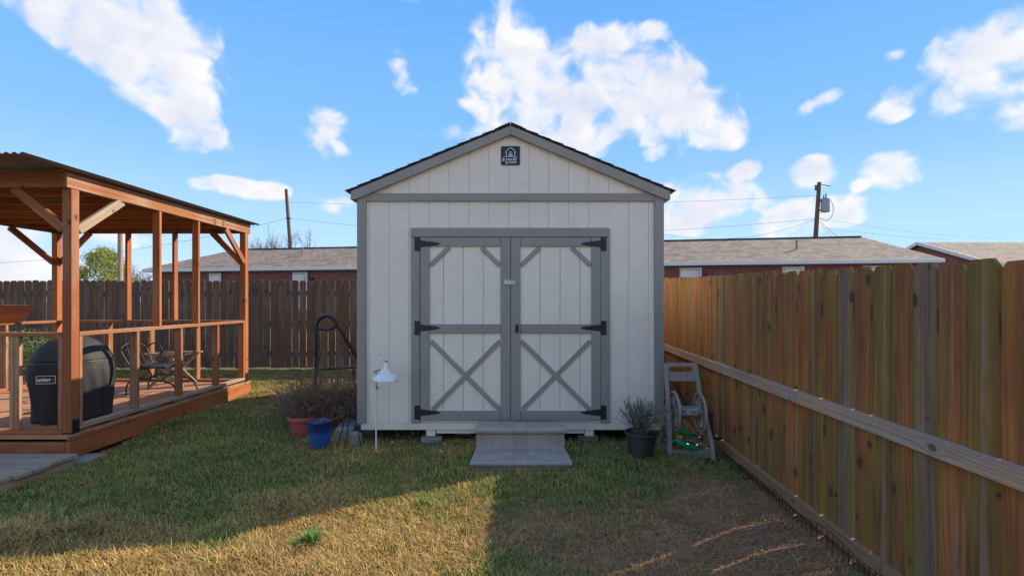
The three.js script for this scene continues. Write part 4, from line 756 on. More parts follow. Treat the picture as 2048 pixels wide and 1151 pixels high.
// ───────────────────────── things on the deck ─────────────────────────
{
  // kettle grill under a fitted cover
  const cx = -4.70, cd = 5.24, yb = 0.2, g = thing('covered_grill', 'barbecue grill under a fitted black cover on the cedar deck', 'grill', cx, yb, cd);
  const rows = [[0.012, 0.325, 0.30], [0.10, 0.322, 0.30], [0.25, 0.34, 0.31], [0.42, 0.37, 0.325], [0.52, 0.375, 0.33], [0.61, 0.362, 0.32], [0.69, 0.33, 0.295], [0.765, 0.278, 0.25], [0.825, 0.21, 0.195], [0.865, 0.14, 0.135], [0.888, 0.07, 0.07], [0.895, 0.0, 0.0]];
  const r = rng(611), N = 72;
  const surf = (a, i, off) => { const [y, rx0, rz] = rows[i], rx = rx0 * 0.94, ca = Math.cos(a), sa = Math.sin(a), n = 2.25, k = Math.pow(Math.pow(Math.abs(ca), n) + Math.pow(Math.abs(sa), n), -1 / n); const fold = 1 + (1 - sst(0.3, 0.75, y)) * (0.028 * Math.sin(a * 9 + y * 5) + 0.02 * Math.sin(a * 17 - y * 9)) + 0.012 * (fbm(a * 3, y * 6, 7, 3) - 0.5); return [ca * rx * k * fold + ca * off, y + (i === 0 ? 0.012 * Math.sin(a * 7) : 0), sa * rz * k * fold + sa * off]; };
  const shell = (i0, i1, off, a0 = 0, a1 = 6.28319, sub = 4) => { const pos = [], idx = [], uv = []; const R = []; for (let i = i0; i < i1; i++) for (let s = 0; s < sub; s++) R.push(i + s / sub); R.push(i1);
    const at = (a, q) => { const i = Math.min(Math.floor(q), rows.length - 2), t = q - i, p = surf(a, i, off), p2 = surf(a, i + 1, off); return p.map((c, k) => mix(c, p2[k], t)); };
    R.forEach((q, j) => { for (let k = 0; k <= N; k++) { const a = a0 + (a1 - a0) * k / N; pos.push(...at(a, q)); uv.push(a, q * 0.2); } }); for (let j = 0; j < R.length - 1; j++) for (let k = 0; k < N; k++) { const a = j * (N + 1) + k; idx.push(a, a + N + 2, a + 1, a, a + N + 1, a + N + 2); }
    const ge = new THREE.BufferGeometry(); ge.setAttribute('position', new THREE.Float32BufferAttribute(pos, 3)); ge.setAttribute('uv', new THREE.Float32BufferAttribute(uv, 2)); ge.setIndex(idx); ge.computeVertexNormals(); return ge; };
  const weave = tex(256, 256, (u, v) => 0.5 + 0.3 * (fbm(u * 120, v * 120, 3, 2) - 0.5) + 0.5 * (fbm(u * 5, v * 5, 9, 4) - 0.5), false);
  const vinyl = std({ color: new THREE.Color(0.016, 0.016, 0.017), roughness: 0.78, bumpMap: weave, bumpScale: 0.004 }), sheenVinyl = std({ color: new THREE.Color(0.028, 0.029, 0.03), roughness: 0.72, bumpMap: weave, bumpScale: 0.004 }), strip = std({ color: new THREE.Color(0.012, 0.012, 0.013), roughness: 0.6 });  // second vinyl has sky sheen painted into the black cover colour
  const cover = put('cover', shell(0, 5, 0), vinyl, g, cx, yb, cd);
  put('cover_crown', shell(5, 11, 0.001), sheenVinyl, cover, cx, yb, cd);  // crown greyed to stand for sky reflected in black vinyl
  put('seam_band', shell(4.9, 5.25, 0.004, 0, 6.28319, 2), strip, cover, cx, yb, cd);
  // side panel of the same black vinyl, its sky sheen painted grey
  put('side_panel', shell(0.4, 4.85, 0.003, -0.55, 0.95, 3), sheenVinyl, cover, cx, yb, cd); 
  for (const a of [-0.56, 0.96]) { const p = []; for (let i = 0; i <= 9; i++) { const s = surf(a, i, 0.005); p.push([cx + s[0], yb + s[1], cd - s[2]]); } wire('seam', strip, cover, p, 0.005, 30, 5); }
  for (const [a, y] of [[0.3, 0.55], [2.5, 0.55]]) { const s = surf(a, 3, 0.01); }
  const cv = document.createElement('canvas'); cv.width = 256; cv.height = 128; const c = cv.getContext('2d'); c.fillStyle = '#0d0d0e'; c.fillRect(0, 0, 256, 128); c.strokeStyle = '#e8e8e8'; c.lineWidth = 7; c.strokeRect(5, 5, 246, 118); c.fillStyle = '#ececec'; c.font = 'bold 76px sans-serif'; c.save(); c.translate(18, 92); c.scale(0.78, 1.05); c.fillText('weber', 0, 0); c.restore(); c.fillStyle = '#b3161d'; c.beginPath(); c.arc(220, 64, 19, 0, 7); c.fill();
  const t = new THREE.CanvasTexture(cv); t.colorSpace = THREE.SRGBColorSpace; const lg = new THREE.PlaneGeometry(0.168, 0.082, 8, 1); { const p = lg.attributes.position; for (let i = 0; i < p.count; i++) p.setZ(i, -Math.pow(p.getX(i), 2) * 0.7); lg.computeVertexNormals(); }
  const la = 1.47, ls = surf(la, 3, 0.009); const lm = put('label_patch', lg, std({ map: t, roughness: 0.5, side: THREE.DoubleSide }), cover, cx + ls[0], yb + 0.465, cd - ls[2] - 0.006); lm.rotation.y = Math.PI / 2 - la + 0.12;
}
{
  // wrought iron chair
  const x = -4.86, d = 6.72, y = 0.2, c = thing('iron_chair', 'black wrought iron patio chair on the cedar deck', 'chair', x, y, d), m = M.black, P = (a, b, e) => [x + a, y + b, d + e];
  put('seat', cbox(0.47, 0.028, 0.44, 0.012), M.black, c, x + 0.02, y + 0.37, d);
  for (const s of [-1, 1]) {
    wire('leg', m, c, [P(-0.28, 0.0, s * 0.2), P(-0.27, 0.12, s * 0.2), P(-0.2, 0.2, s * 0.2), P(0.12, 0.2, s * 0.2), P(0.34, 0.14, s * 0.2), P(0.42, 0.0, s * 0.2)], 0.011, 30);
    wire('scroll', m, c, [P(-0.2, 0.21, s * 0.2), P(-0.12, 0.33, s * 0.2), P(0.0, 0.34, s * 0.2), P(0.06, 0.26, s * 0.2), P(0.0, 0.215, s * 0.2), P(-0.1, 0.24, s * 0.2)], 0.009, 30);
    wire('armrest', m, c, [P(0.24, 0.36, s * 0.22), P(-0.14, 0.42, s * 0.22), P(-0.1, 0.58, s * 0.22), P(-0.2, 0.66, s * 0.22), P(-0.33, 0.6, s * 0.22)], 0.010, 30);
  }
  wire('back_frame', m, c, [P(-0.22, 0.37, 0.2), P(-0.33, 0.6, 0.22), P(-0.36, 0.66, 0.12), P(-0.37, 0.68, 0), P(-0.36, 0.66, -0.12), P(-0.33, 0.6, -0.22), P(-0.22, 0.37, -0.2)], 0.011, 40);
  for (const e of [-0.09, 0, 0.09]) wire('back_spindle', m, c, [P(-0.22, 0.37, e), P(-0.30, 0.5, e * 1.2), P(-0.36, 0.67, e)], 0.006, 12);
  wire('stretcher', m, c, [P(-0.1, 0.2, -0.2), P(-0.1, 0.2, 0.2)], 0.009, 6); wire('stretcher', m, c, [P(0.15, 0.2, -0.2), P(0.15, 0.2, 0.2)], 0.009, 6);
}
{
  // folding slat table
  const x = -5.02, d = 7.28, y = 0.2, t = thing('slat_table', 'small weathered wooden slat table with crossed legs behind the chair', 'table', x, y, d);
  for (let k = 0; k < 6; k++) box('slat', M.grey, t, x - 0.30, x + 0.30, y + 0.475, y + 0.493, d - 0.21 + k * 0.072, d - 0.21 + k * 0.072 + 0.058, 0.004);
  for (const e of [-0.16, 0.16]) { bar('leg', M.grey, t, [x - 0.25, y, d + e], [x + 0.22, y + 0.45, d + e], 0.045, 0.022); bar('leg', M.grey, t, [x + 0.25, y, d + e - 0.025], [x - 0.22, y + 0.45, d + e - 0.025], 0.045, 0.022); box('apron', M.grey, t, x - 0.26, x + 0.26, y + 0.45, y + 0.474, d + e - 0.035, d + e + 0.012, 0.003); }
  const tray = thing('wire_tray', 'thin black wire tray rim standing on the slat table', 'tray', x + 0.05, y + 0.494, d);
  for (const h of [0.006, 0.07]) wire('rim', M.black, tray, Array.from({ length: 12 }, (_, i) => [x + 0.05 + Math.cos(i * 0.5236) * 0.25, y + 0.494 + h, d + Math.sin(i * 0.5236) * 0.17]), 0.005, 48, 6, true);
  for (let i = 0; i < 6; i++) wire('spoke', M.black, tray, [[x + 0.05 + Math.cos(i * 1.047) * 0.25, y + 0.5, d + Math.sin(i * 1.047) * 0.17], [x + 0.05 + Math.cos(i * 1.047) * 0.25, y + 0.564, d + Math.sin(i * 1.047) * 0.17]], 0.004, 2, 5);
}
const clayT = tex(256, 256, (u, v) => { const n = fbm(u * 8, v * 8, 21, 4), b = sst(0.5, 0.7, fbm(u * 5, v * 3, 27, 4)); const c = mix3([0.36, 0.13, 0.065], [0.40, 0.33, 0.28], b * 0.75); return c.map((q) => q * (0.7 + 0.6 * n)); });
M.clay = std({ map: clayT, roughness: 0.85 });
{
  const x = -6.93, d = 6.42, y = 1.157, b = thing('clay_bowl', 'wide shallow terracotta bowl resting on the deck side railing', 'bowl', x, y, d);
  put('bowl', lathe([[0, 0], [0.27, 0.0], [0.33, 0.02], [0.41, 0.09], [0.455, 0.17], [0.47, 0.225], [0.475, 0.235], [0.465, 0.242], [0.45, 0.232], [0.43, 0.17], [0.38, 0.10], [0.3, 0.04], [0, 0.03]], 56), M.clay, b, x, y, d);
}

// ───────────────────────── pots and garden things left of the shed ─────────────────────────
function twigs(r, n, x, y, d, spread, hgt, rad = 0.0022, base = 0.08, droop = 0.5, jit = 0.035) {
  const gs = [];
  for (let i = 0; i < n; i++) {
    const a = r() * 6.283, b = Math.sqrt(r()) * base, dir = r() * 6.283, L = hgt * (0.5 + r() * 0.8), out = spread * (0.2 + r()), k = droop * (0.3 + r());
    const p = []; for (let s = 0; s < 5; s++) { const t = s / 4; p.push(new THREE.Vector3(Math.cos(a) * b + Math.cos(dir) * out * t + (r() - 0.5) * jit, L * (t * 1.4 - k * t * t) + (s === 0 ? -0.02 : (r() - 0.5) * jit * 0.8), Math.sin(a) * b + Math.sin(dir) * out * t + (r() - 0.5) * jit)); }
    gs.push(new THREE.TubeGeometry(new THREE.CatmullRomCurve3(p), 9, rad * (0.6 + r() * 0.8), 3, false));
  }
  return merged(gs);
}
M.dryTwig = std({ color: new THREE.Color(0.25, 0.155, 0.10), roughness: 0.9 }); M.soil = std({ color: new THREE.Color(0.045, 0.032, 0.023), roughness: 1 });
{
  const x = -2.27, d = 5.30, p = thing('dead_potted_plant', 'pink plastic pot holding a dried twiggy plant', 'potted plant', x, 0, d), r = rng(701);
  put('pot', lathe([[0, 0.0], [0.098, 0.0], [0.104, 0.01], [0.128, 0.165], [0.146, 0.168], [0.150, 0.178], [0.150, 0.212], [0.143, 0.216], [0.136, 0.208], [0.128, 0.175], [0, 0.17]], 40), std({ color: new THREE.Color(0.42, 0.085, 0.075), roughness: 0.5 }), p, x, 0, d);
  put('soil', new THREE.CylinderGeometry(0.13, 0.13, 0.012, 24), M.soil, p, x, 0.185, d);
  put('dry_stems', twigs(r, 300, x, 0, d, 0.25, 0.38, 0.0024, 0.11, 0.85, 0.08), M.dryTwig, p, x, 0.19, d);
}
{
  const x = -1.885, d = 4.80, p = thing('blue_pot', 'square tapered pot in glossy blue glaze on the grass', 'pot', x, 0, d);
  const glaze = tex(256, 256, (u, v) => { const n = fbm(u * 5, v * 5, 31, 4), run = fbm(u * 22, v * 2, 35, 3), k = sst(0.45, 0.85, v + (run - 0.5) * 0.3); return mix3([0.016, 0.10, 0.33], [0.006, 0.022, 0.10], k).map((q) => q * (0.75 + 0.5 * n)); });
  const rows = [[0.0, 0.05], [0.012, 0.058], [0.07, 0.080], [0.15, 0.095], [0.248, 0.102], [0.256, 0.107], [0.276, 0.109], [0.282, 0.106], [0.280, 0.091], [0.23, 0.088], [0.20, 0.0]];
  const pos = [], idx = [], uv = [], K = 32; rows.forEach(([y, w], j) => { for (let k = 0; k <= K; k++) { const a = k / K * 6.28319, n = 7, ca = Math.cos(a), sa = Math.sin(a), q = Math.pow(Math.pow(Math.abs(ca), n) + Math.pow(Math.abs(sa), n), -1 / n) * w * 0.92; pos.push(ca * q, y, sa * q); uv.push(k / K * 4, y / 0.268); } });
  for (let j = 0; j < rows.length - 1; j++) for (let k = 0; k < K; k++) { const a = j * (K + 1) + k; idx.push(a, a + K + 2, a + 1, a, a + K + 1, a + K + 2); }
  const g = new THREE.BufferGeometry(); g.setAttribute('position', new THREE.Float32BufferAttribute(pos, 3)); g.setAttribute('uv', new THREE.Float32BufferAttribute(uv, 2)); g.setIndex(idx); g.computeVertexNormals();
  const m = put('glazed_body', g, new THREE.MeshPhysicalMaterial({ map: glaze, roughness: 0.28, clearcoat: 0.6, clearcoatRoughness: 0.15 }), p, x, 0, d); m.rotation.y = Math.PI / 4 + 0.08;
}
{
  const x = -2.0, d = 5.62, p = thing('terracotta_planter', 'tilted terracotta planter bowl lying among dried vines', 'planter', x, 0, d);
  const b = put('bowl', lathe([[0, 0], [0.12, 0], [0.13, 0.01], [0.185, 0.15], [0.2, 0.155], [0.2, 0.185], [0.188, 0.188], [0.175, 0.15], [0.11, 0.03], [0, 0.028]], 40), M.clay, p, x, 0.035, d); b.rotation.set(0.35, 0, 0.22);
  const s = thing('white_dish', 'small pale dish lying in the tilted terracotta planter', 'dish', x - 0.02, 0.19, d); put('dish', lathe([[0, 0], [0.05, 0], [0.085, 0.022], [0.08, 0.024], [0.045, 0.006], [0, 0.006]], 24), std({ color: new THREE.Color(0.5, 0.5, 0.5), roughness: 0.5 }), s, x - 0.02, 0.20, d).rotation.set(0.35, 0, 0.1);
}
{
  const r = rng(711);
  for (const [x, d, n, sp, h, lab] of [[-2.42, 5.95, 480, 0.42, 0.54, 'low tangle of dried brown vines behind the pink pot'], [-1.92, 5.72, 520, 0.32, 0.62, 'tangle of dry stems heaped against the shed corner']]) {
    const t = thing('dried_vine', lab, 'dried plant', x, 0, d); put('stems', twigs(r, n, x, 0, d, sp, h, 0.0030, 0.28, 1.05, 0.13), M.dryTwig, t, x, 0, d);
  }
}
{
  // tubular frame
  const d = 6.3, X = (px) => (px - 1024) / 980 * d, Y = (py) => EYE + (602 - py) / 980 * d, f = thing('tube_frame', 'black steel tube stand with rounded top leaning near the shed corner', 'frame', X(660), 0, d), m = M.blackGloss;
  wire('main_tube', m, f, [[X(631), -0.02, d - 0.05], [X(631.5), Y(740), d], [X(632), Y(665), d], [X(634), Y(645), d], [X(644), Y(633.5), d], [X(655), Y(631.5), d], [X(667), Y(637), d], [X(676), Y(652), d], [X(712), Y(718), d + 0.05], [X(768), -0.02, d + 0.12]], 0.024, 110, 12);
  wire('arch_brace', m, f, [[X(633), Y(654), d], [X(645), Y(658.5), d], [X(660), Y(658), d], [X(674), Y(650), d]], 0.017, 24, 10);
  wire('cross_tube', m, f, [[X(632), Y(738), d], [X(722), Y(735), d + 0.06]], 0.017, 4, 10);
  wire('rear_leg', m, f, [[X(704), Y(735), d + 0.05], [X(690), Y(790), d + 0.4], [X(684), -0.02, d + 0.62]], 0.017, 16, 10);
}
function stone(label, x, y, d, w, h, dd, turn) {
  const g = cbox(w, h, dd, 0.02, 0.4, 0.4), p = g.attributes.position; for (let i = 0; i < p.count; i++) { const k = p.getY(i) > 0 ? 0.86 : 1; p.setXYZ(i, p.getX(i) * k, p.getY(i), p.getZ(i) * k); }
  const m = put('edging_stone', g, M.block, null, x, y, d); m.rotation.y = turn; tag(m, label, 'stone');
}
stone('wide grey concrete edging stone behind the blue pot', -1.74, 0.062, 5.10, 0.23, 0.15, 0.16, 0.1);
stone('angular grey edging stone standing by the shed corner board', -1.575, 0.06, 4.93, 0.125, 0.15, 0.14, 0.55);
{
  const x = -1.66, d = 5.32, t = thing('slate_tray', 'blue grey plastic tray tucked behind the edging stones', 'tray', x, 0, d);
  put('tray', new THREE.ExtrudeGeometry(new THREE.Shape([[-0.17, -0.1], [0.17, -0.1], [0.17, 0.1], [-0.17, 0.1]].map((p) => new THREE.Vector2(...p))), { depth: 0.1, bevelEnabled: true, bevelSize: 0.02, bevelThickness: 0.02, bevelSegments: 2 }).rotateX(-Math.PI / 2), std({ color: new THREE.Color(0.085, 0.10, 0.125), roughness: 0.6 }), t, x, 0.03, d);
}
{
  const x = -1.60, d = 4.83, t = thing('plant_stand', 'thin black iron plant stand legs in front of the edging stones', 'plant stand', x, 0, d), T = [x - 0.02, 0.43, d + 0.06];
  for (const [dx, dd] of [[-0.14, -0.02], [-0.025, -0.1], [0.12, 0.0]]) wire('leg', M.black, t, [[x + dx, -0.02, d + dd], [x + dx * 0.55, 0.2, d + dd * 0.5 + 0.03], [T[0] + dx * 0.25, T[1], T[2]]], 0.0055, 12, 6);
  wire('ring', M.black, t, Array.from({ length: 10 }, (_, i) => [x - 0.012 + Math.cos(i * 0.628) * 0.05, 0.33, d + 0.05 + Math.sin(i * 0.628) * 0.05]), 0.004, 30, 6, true);
}
{
  // enamel lamp shade on a hook stake
  const d = 4.69, X = (px) => (px - 1024) / 980 * d, Y = (py) => EYE + (602 - py) / 980 * d, sx = X(752), t = thing('hook_stake', 'white shepherd hook stake holding a rusty enamel shade', 'stake', sx, 0, d), wm = std({ color: new THREE.Color(0.74, 0.73, 0.70), roughness: 0.45 }), dk = M.black;
  wire('pole', wm, t, [[sx, -0.1, d], [sx, Y(777), d]], 0.0075, 2, 10); wire('pole_top', dk, t, [[sx, Y(778), d], [sx + 0.002, Y(757), d], [sx, Y(741), d]], 0.004, 8, 6);
  wire('foot_prong', wm, t, [[sx, 0.01, d], [sx + 0.03, 0.02, d - 0.03], [sx + 0.055, 0.004, d - 0.05]], 0.005, 8, 6);
  wire('hook', wm, t, [[X(754), Y(742), d], [X(747), Y(732), d], [X(746), Y(722), d], [X(753), Y(717), d], [X(755), Y(709), d], [X(761), Y(703), d], [X(768), Y(704), d], [X(772), Y(711), d], [X(772.5), Y(719), d]], 0.0085, 40, 7);
  wire('hook_bar', wm, t, [[X(755), Y(719.5), d], [X(765), Y(718), d], [X(779), Y(720), d]], 0.008, 8, 6);
  wire('clamp_wire', dk, t, [[X(748), Y(744), d - 0.01], [X(755), Y(740), d - 0.012], [X(761), Y(738.5), d]], 0.005, 8, 6);
  wire('lower_hook', wm, t, [[X(753), Y(776), d], [X(766), Y(776.5), d - 0.02], [X(784), Y(781), d - 0.02], [X(794), Y(782), d - 0.01], [X(797), Y(778), d]], 0.004, 16, 6);
  wire('kink_wire', dk, t, [[sx, Y(771), d], [sx + 0.018, Y(774), d - 0.01], [sx + 0.002, Y(778), d]], 0.004, 8, 6);
  const rust = tex(256, 128, (u, v) => { const n = fbm(u * 9, v * 7, 41, 4), rim = sst(0.10, 0.0, v + (n - 0.5) * 0.14), run = sst(0.74, 0.82, fbm(u * 12, v * 2.2, 43, 4)); return mix3([0.80, 0.80, 0.79], [0.34, 0.14, 0.05], clamp(rim + run * 0.6)); });
  const hs = put('enamel_shade', lathe([[0.122, 0], [0.125, 0.005], [0.122, 0.02], [0.112, 0.04], [0.092, 0.058], [0.068, 0.07], [0.058, 0.074], [0.057, 0.085], [0.05, 0.098], [0.032, 0.108], [0.024, 0.118], [0.022, 0.155], [0.016, 0.158], [0.016, 0.178], [0, 0.18]], 48), new THREE.MeshPhysicalMaterial({ map: rust, roughness: 0.3, clearcoat: 0.4, side: THREE.DoubleSide }), t, X(771), Y(761), d - 0.01); hs.rotation.set(0.03, 1.1, -0.06);
  put('brass_socket', new THREE.CylinderGeometry(0.014, 0.014, 0.022, 12), std({ color: new THREE.Color(0.5, 0.32, 0.14), metalness: 0.7, roughness: 0.45 }), hs, X(771), Y(761) + 0.182, d - 0.01);
}

// ───────────────────────── right of the doorstep ─────────────────────────
{
  const x = 1.19, d = 4.52, p = thing('potted_lavender', 'grey green lavender bush in a dark ribbed pot', 'potted plant', x, 0, d), r = rng(751), pr = [[0, 0], [0.098, 0]];
  for (let k = 0; k < 11; k++) { const y = 0.012 + k * 0.0185, w = 0.100 + k * 0.0033; pr.push([w, y], [w + 0.0045, y + 0.006], [w + 0.0045, y + 0.012], [w, y + 0.017]); }
  pr.push([0.142, 0.218], [0.150, 0.225], [0.150, 0.246], [0.142, 0.252], [0.132, 0.246], [0.128, 0.215], [0, 0.21]);
  put('pot', lathe(pr, 44), std({ color: new THREE.Color(0.034, 0.030, 0.027), roughness: 0.55 }), p, x, 0, d); put('soil', new THREE.CylinderGeometry(0.127, 0.127, 0.012, 24), M.soil, p, x, 0.217, d);
  const stems = [], pos = [], nor = [], col = [];
  for (let i = 0; i < 170; i++) {
    const a = r() * 6.283, b = Math.sqrt(r()) * 0.07, dir = r() * 6.283, out = 0.03 + r() * 0.17 + (Math.cos(dir) > 0.2 && r() < 0.4 ? 0.10 : 0), L = 0.21 + r() * 0.17 - out * 0.35, q = [];
    for (let s = 0; s < 4; s++) { const t = s / 3; q.push(new THREE.Vector3(Math.cos(a) * b + Math.cos(dir) * out * Math.pow(t, 1.2) + (r() - 0.5) * 0.012, L * t * (1.1 - 0.1 * t), Math.sin(a) * b + Math.sin(dir) * out * Math.pow(t, 1.2) + (r() - 0.5) * 0.012)); }
    const cu = new THREE.CatmullRomCurve3(q); stems.push(new THREE.TubeGeometry(cu, 6, 0.0018, 3, false));
    for (let k = 0; k < 46; k++) {
      const t = 0.36 + 0.64 * r(), o = cu.getPoint(t), an = r() * 6.283, up = 0.7 + r() * 0.5, v = new THREE.Vector3(Math.cos(an), up, Math.sin(an)).normalize(), w = new THREE.Vector3(-Math.sin(an), 0, Math.cos(an)), Lf = 0.016 + r() * 0.018, n = w.clone().cross(v), c = [[0.33, 0.345, 0.21], [0.27, 0.30, 0.16], [0.40, 0.40, 0.28], [0.22, 0.22, 0.14]][Math.floor(r() * 4)];
      const A = o, B = o.clone().addScaledVector(v, Lf * 0.5).addScaledVector(w, 0.0017), C = o.clone().addScaledVector(v, Lf), D = o.clone().addScaledVector(v, Lf * 0.5).addScaledVector(w, -0.0017);
      for (const P of [A, B, C, A, C, D]) { pos.push(P.x, P.y, P.z); nor.push(n.x, n.y, n.z); col.push(...c); }
    }
  }
  put('stems', merged(stems), M.twigGrey, p, x, 0.215, d);
  const g = new THREE.BufferGeometry(); g.setAttribute('position', new THREE.Float32BufferAttribute(pos, 3)); g.setAttribute('normal', new THREE.Float32BufferAttribute(nor, 3)); g.setAttribute('color', new THREE.Float32BufferAttribute(col, 3));
  put('foliage', g, M.blade, p, x, 0.215, d);
}
{
  // hose reel cart
  const x = 1.655, d = 4.66, c = thing('hose_reel_cart', 'taupe plastic hose reel cart standing between shed and fence', 'hose reel', x, 0, d), pl = std({ color: new THREE.Color(0.30, 0.26, 0.225), roughness: 0.6 }), plD = std({ color: new THREE.Color(0.23, 0.20, 0.17), roughness: 0.6 });
  const bm = (n, a, b, w, t, nn = [0, 0, 1], mat = pl) => bar(n, mat, c, [x + a[0], a[1], d + a[2]], [x + b[0], b[1], d + b[2]], w, t, nn, 0.006);
  bm('side_frame', [-0.19, -0.02, -0.10], [-0.165, 0.40, 0.0], 0.045, 0.05); bm('side_frame', [-0.165, 0.402, 0.002], [-0.15, 0.83, 0.12], 0.036, 0.04);
  wire('side_frame', pl, c, [[x + 0.215, -0.02, d - 0.12], [x + 0.205, 0.14, d - 0.1], [x + 0.18, 0.32, d - 0.04], [x + 0.155, 0.46, d + 0.02]], 0.022, 16, 8); bm('side_frame', [0.158, 0.45, 0.02], [0.135, 0.83, 0.12], 0.036, 0.04);
  bm('base_bar', [-0.17, 0.03, -0.1], [0.20, 0.03, -0.1], 0.075, 0.05, [0, 0, 1], plD); bm('base_bar', [-0.17, 0.03, 0.24], [0.2, 0.03, 0.24], 0.06, 0.04, [0, 0, 1], plD);
  bm('base_side', [-0.18, 0.025, -0.1], [-0.18, 0.025, 0.24], 0.05, 0.04, [1, 0, 0], plD); bm('base_side', [0.205, 0.025, -0.1], [0.205, 0.025, 0.24], 0.05, 0.04, [1, 0, 0], plD);
  bm('rear_strut', [-0.17, 0.03, 0.24], [-0.155, 0.52, 0.04], 0.03, 0.03); bm('rear_strut', [0.2, 0.03, 0.24], [0.155, 0.52, 0.04], 0.03, 0.03);
  // handle with grip opening and tool notches
  const hs = new THREE.Shape(); [[-0.165, 0], [0.15, 0], [0.145, 0.155], [0.125, 0.168], [-0.14, 0.168], [-0.16, 0.155]].forEach((p, i) => i ? hs.lineTo(...p) : hs.moveTo(...p));
  const hole = new THREE.Path(); [[-0.122, 0.085], [-0.10, 0.078], [0.088, 0.078], [0.11, 0.085], [0.11, 0.125], [0.095, 0.138], [-0.108, 0.138], [-0.122, 0.125]].forEach((p, i) => i ? hole.lineTo(...p) : hole.moveTo(...p)); hs.holes.push(hole);
  for (const nx of [-0.06, 0.05]) { const h2 = new THREE.Path(); [[nx - 0.008, 0.04], [nx + 0.008, 0.04], [nx + 0.008, 0.066], [nx - 0.008, 0.066]].forEach((p, i) => i ? h2.lineTo(...p) : h2.moveTo(...p)); hs.holes.push(h2); }
  put('handle', new THREE.ExtrudeGeometry(hs, { depth: 0.026, bevelEnabled: true, bevelSize: 0.005, bevelThickness: 0.005, bevelSegments: 2 }), pl, c, x, 0.675, d + 0.115).rotation.x = -0.2;
  // reel: two flanges and a hub
  const ax = new THREE.Quaternion().setFromEuler(new THREE.Euler(0, -0.02, 0)), cy = 0.41, cd = d - 0.02;
  const flange = () => { const s = new THREE.Shape(); s.absarc(0, 0, 0.18, 0, 6.28319); for (let k = 0; k < 8; k++) { const a0 = k * 0.7854 + 0.14, a1 = a0 + 0.5, h = new THREE.Path(); h.absarc(0, 0, 0.146, a0, a1, false); h.absarc(0, 0, 0.072, a1, a0, true); s.holes.push(h); } return new THREE.ExtrudeGeometry(s, { depth: 0.014, bevelEnabled: true, bevelSize: 0.004, bevelThickness: 0.004, bevelSegments: 1, curveSegments: 20 }).rotateY(Math.PI / 2); };
  const fg = flange();
  for (const [s, dy] of [[-0.125, 0.0], [0.115, -0.012]]) { const f = put('reel_flange', fg, pl, c, x + s, cy + dy, cd, ax); const rim = new THREE.Mesh(new THREE.TorusGeometry(0.178, 0.013, 8, 44).rotateY(Math.PI / 2), pl); rim.name = 'rim'; rim.position.set(0.007, 0, 0); f.add(rim); }
  const hub = put('reel_hub', new THREE.CylinderGeometry(0.052, 0.052, 0.23, 20).rotateZ(Math.PI / 2), plD, c, x, cy - 0.005, cd, ax);
  const lab = new THREE.Mesh(cbox(0.16, 0.055, 0.012, 0.003), std({ color: new THREE.Color(0.42, 0.40, 0.40), roughness: 0.5 })); lab.name = 'hub_plate'; lab.position.set(0, 0.008, 0.05); hub.add(lab);
  for (const q of [-0.045, 0.045]) { const b = new THREE.Mesh(new THREE.BoxGeometry(0.04, 0.03, 0.008), plD); b.name = 'hub_clip'; b.position.set(q, 0.012, 0.059); hub.add(b); }
  wire('crank_handle', M.black, c, [[x + 0.13, 0.41, d - 0.02], [x + 0.205, 0.40, d - 0.03], [x + 0.235, 0.22, d - 0.05], [x + 0.245, 0.17, d - 0.06], [x + 0.26, 0.165, d - 0.06], [x + 0.315, 0.165, d - 0.07]], 0.013, 40, 8);
  bm('cross_brace', [-0.07, 0.66, 0.12], [0.06, 0.40, 0.10], 0.022, 0.012, [0, 0, 1], M.black);
}
{
  const x = 1.66, d = 4.66, h = thing('green_hose', 'short green garden hose with spray gun piled in the hose reel cart', 'hose', x, 0.07, d - 0.06), gm = std({ color: new THREE.Color(0.008, 0.23, 0.105), roughness: 0.4 });
  wire('hose_barrel', gm, h, [[x - 0.14, 0.17, d - 0.10], [x - 0.08, 0.13, d - 0.12], [x - 0.0, 0.095, d - 0.12], [x + 0.05, 0.085, d - 0.11]], 0.028, 24, 12);
  wire('spray_gun', std({ color: new THREE.Color(0.01, 0.17, 0.06), roughness: 0.5 }), h, [[x - 0.12, 0.20, d - 0.04], [x - 0.07, 0.235, d - 0.06], [x - 0.02, 0.215, d - 0.07], [x + 0.02, 0.2, d - 0.06]], 0.026, 20, 10);
  wire('hose_tail', gm, h, [[x + 0.04, 0.088, d - 0.1], [x + 0.08, 0.1, d - 0.05], [x + 0.09, 0.095, d + 0.05], [x - 0.02, 0.085, d + 0.12], [x - 0.11, 0.09, d + 0.05], [x - 0.12, 0.095, d - 0.02]], 0.013, 40, 8);
  put('yellow_coupling', new THREE.CylinderGeometry(0.02, 0.023, 0.045, 14).rotateZ(1.1), std({ color: new THREE.Color(0.45, 0.27, 0.01), roughness: 0.45 }), h, x - 0.10, 0.185, d - 0.09);
  wire('blue_tube', std({ color: new THREE.Color(0.015, 0.025, 0.20), roughness: 0.4 }), h, [[x + 0.01, 0.205, d - 0.05], [x + 0.07, 0.185, d - 0.04], [x + 0.13, 0.15, d - 0.06]], 0.008, 12, 8);
}
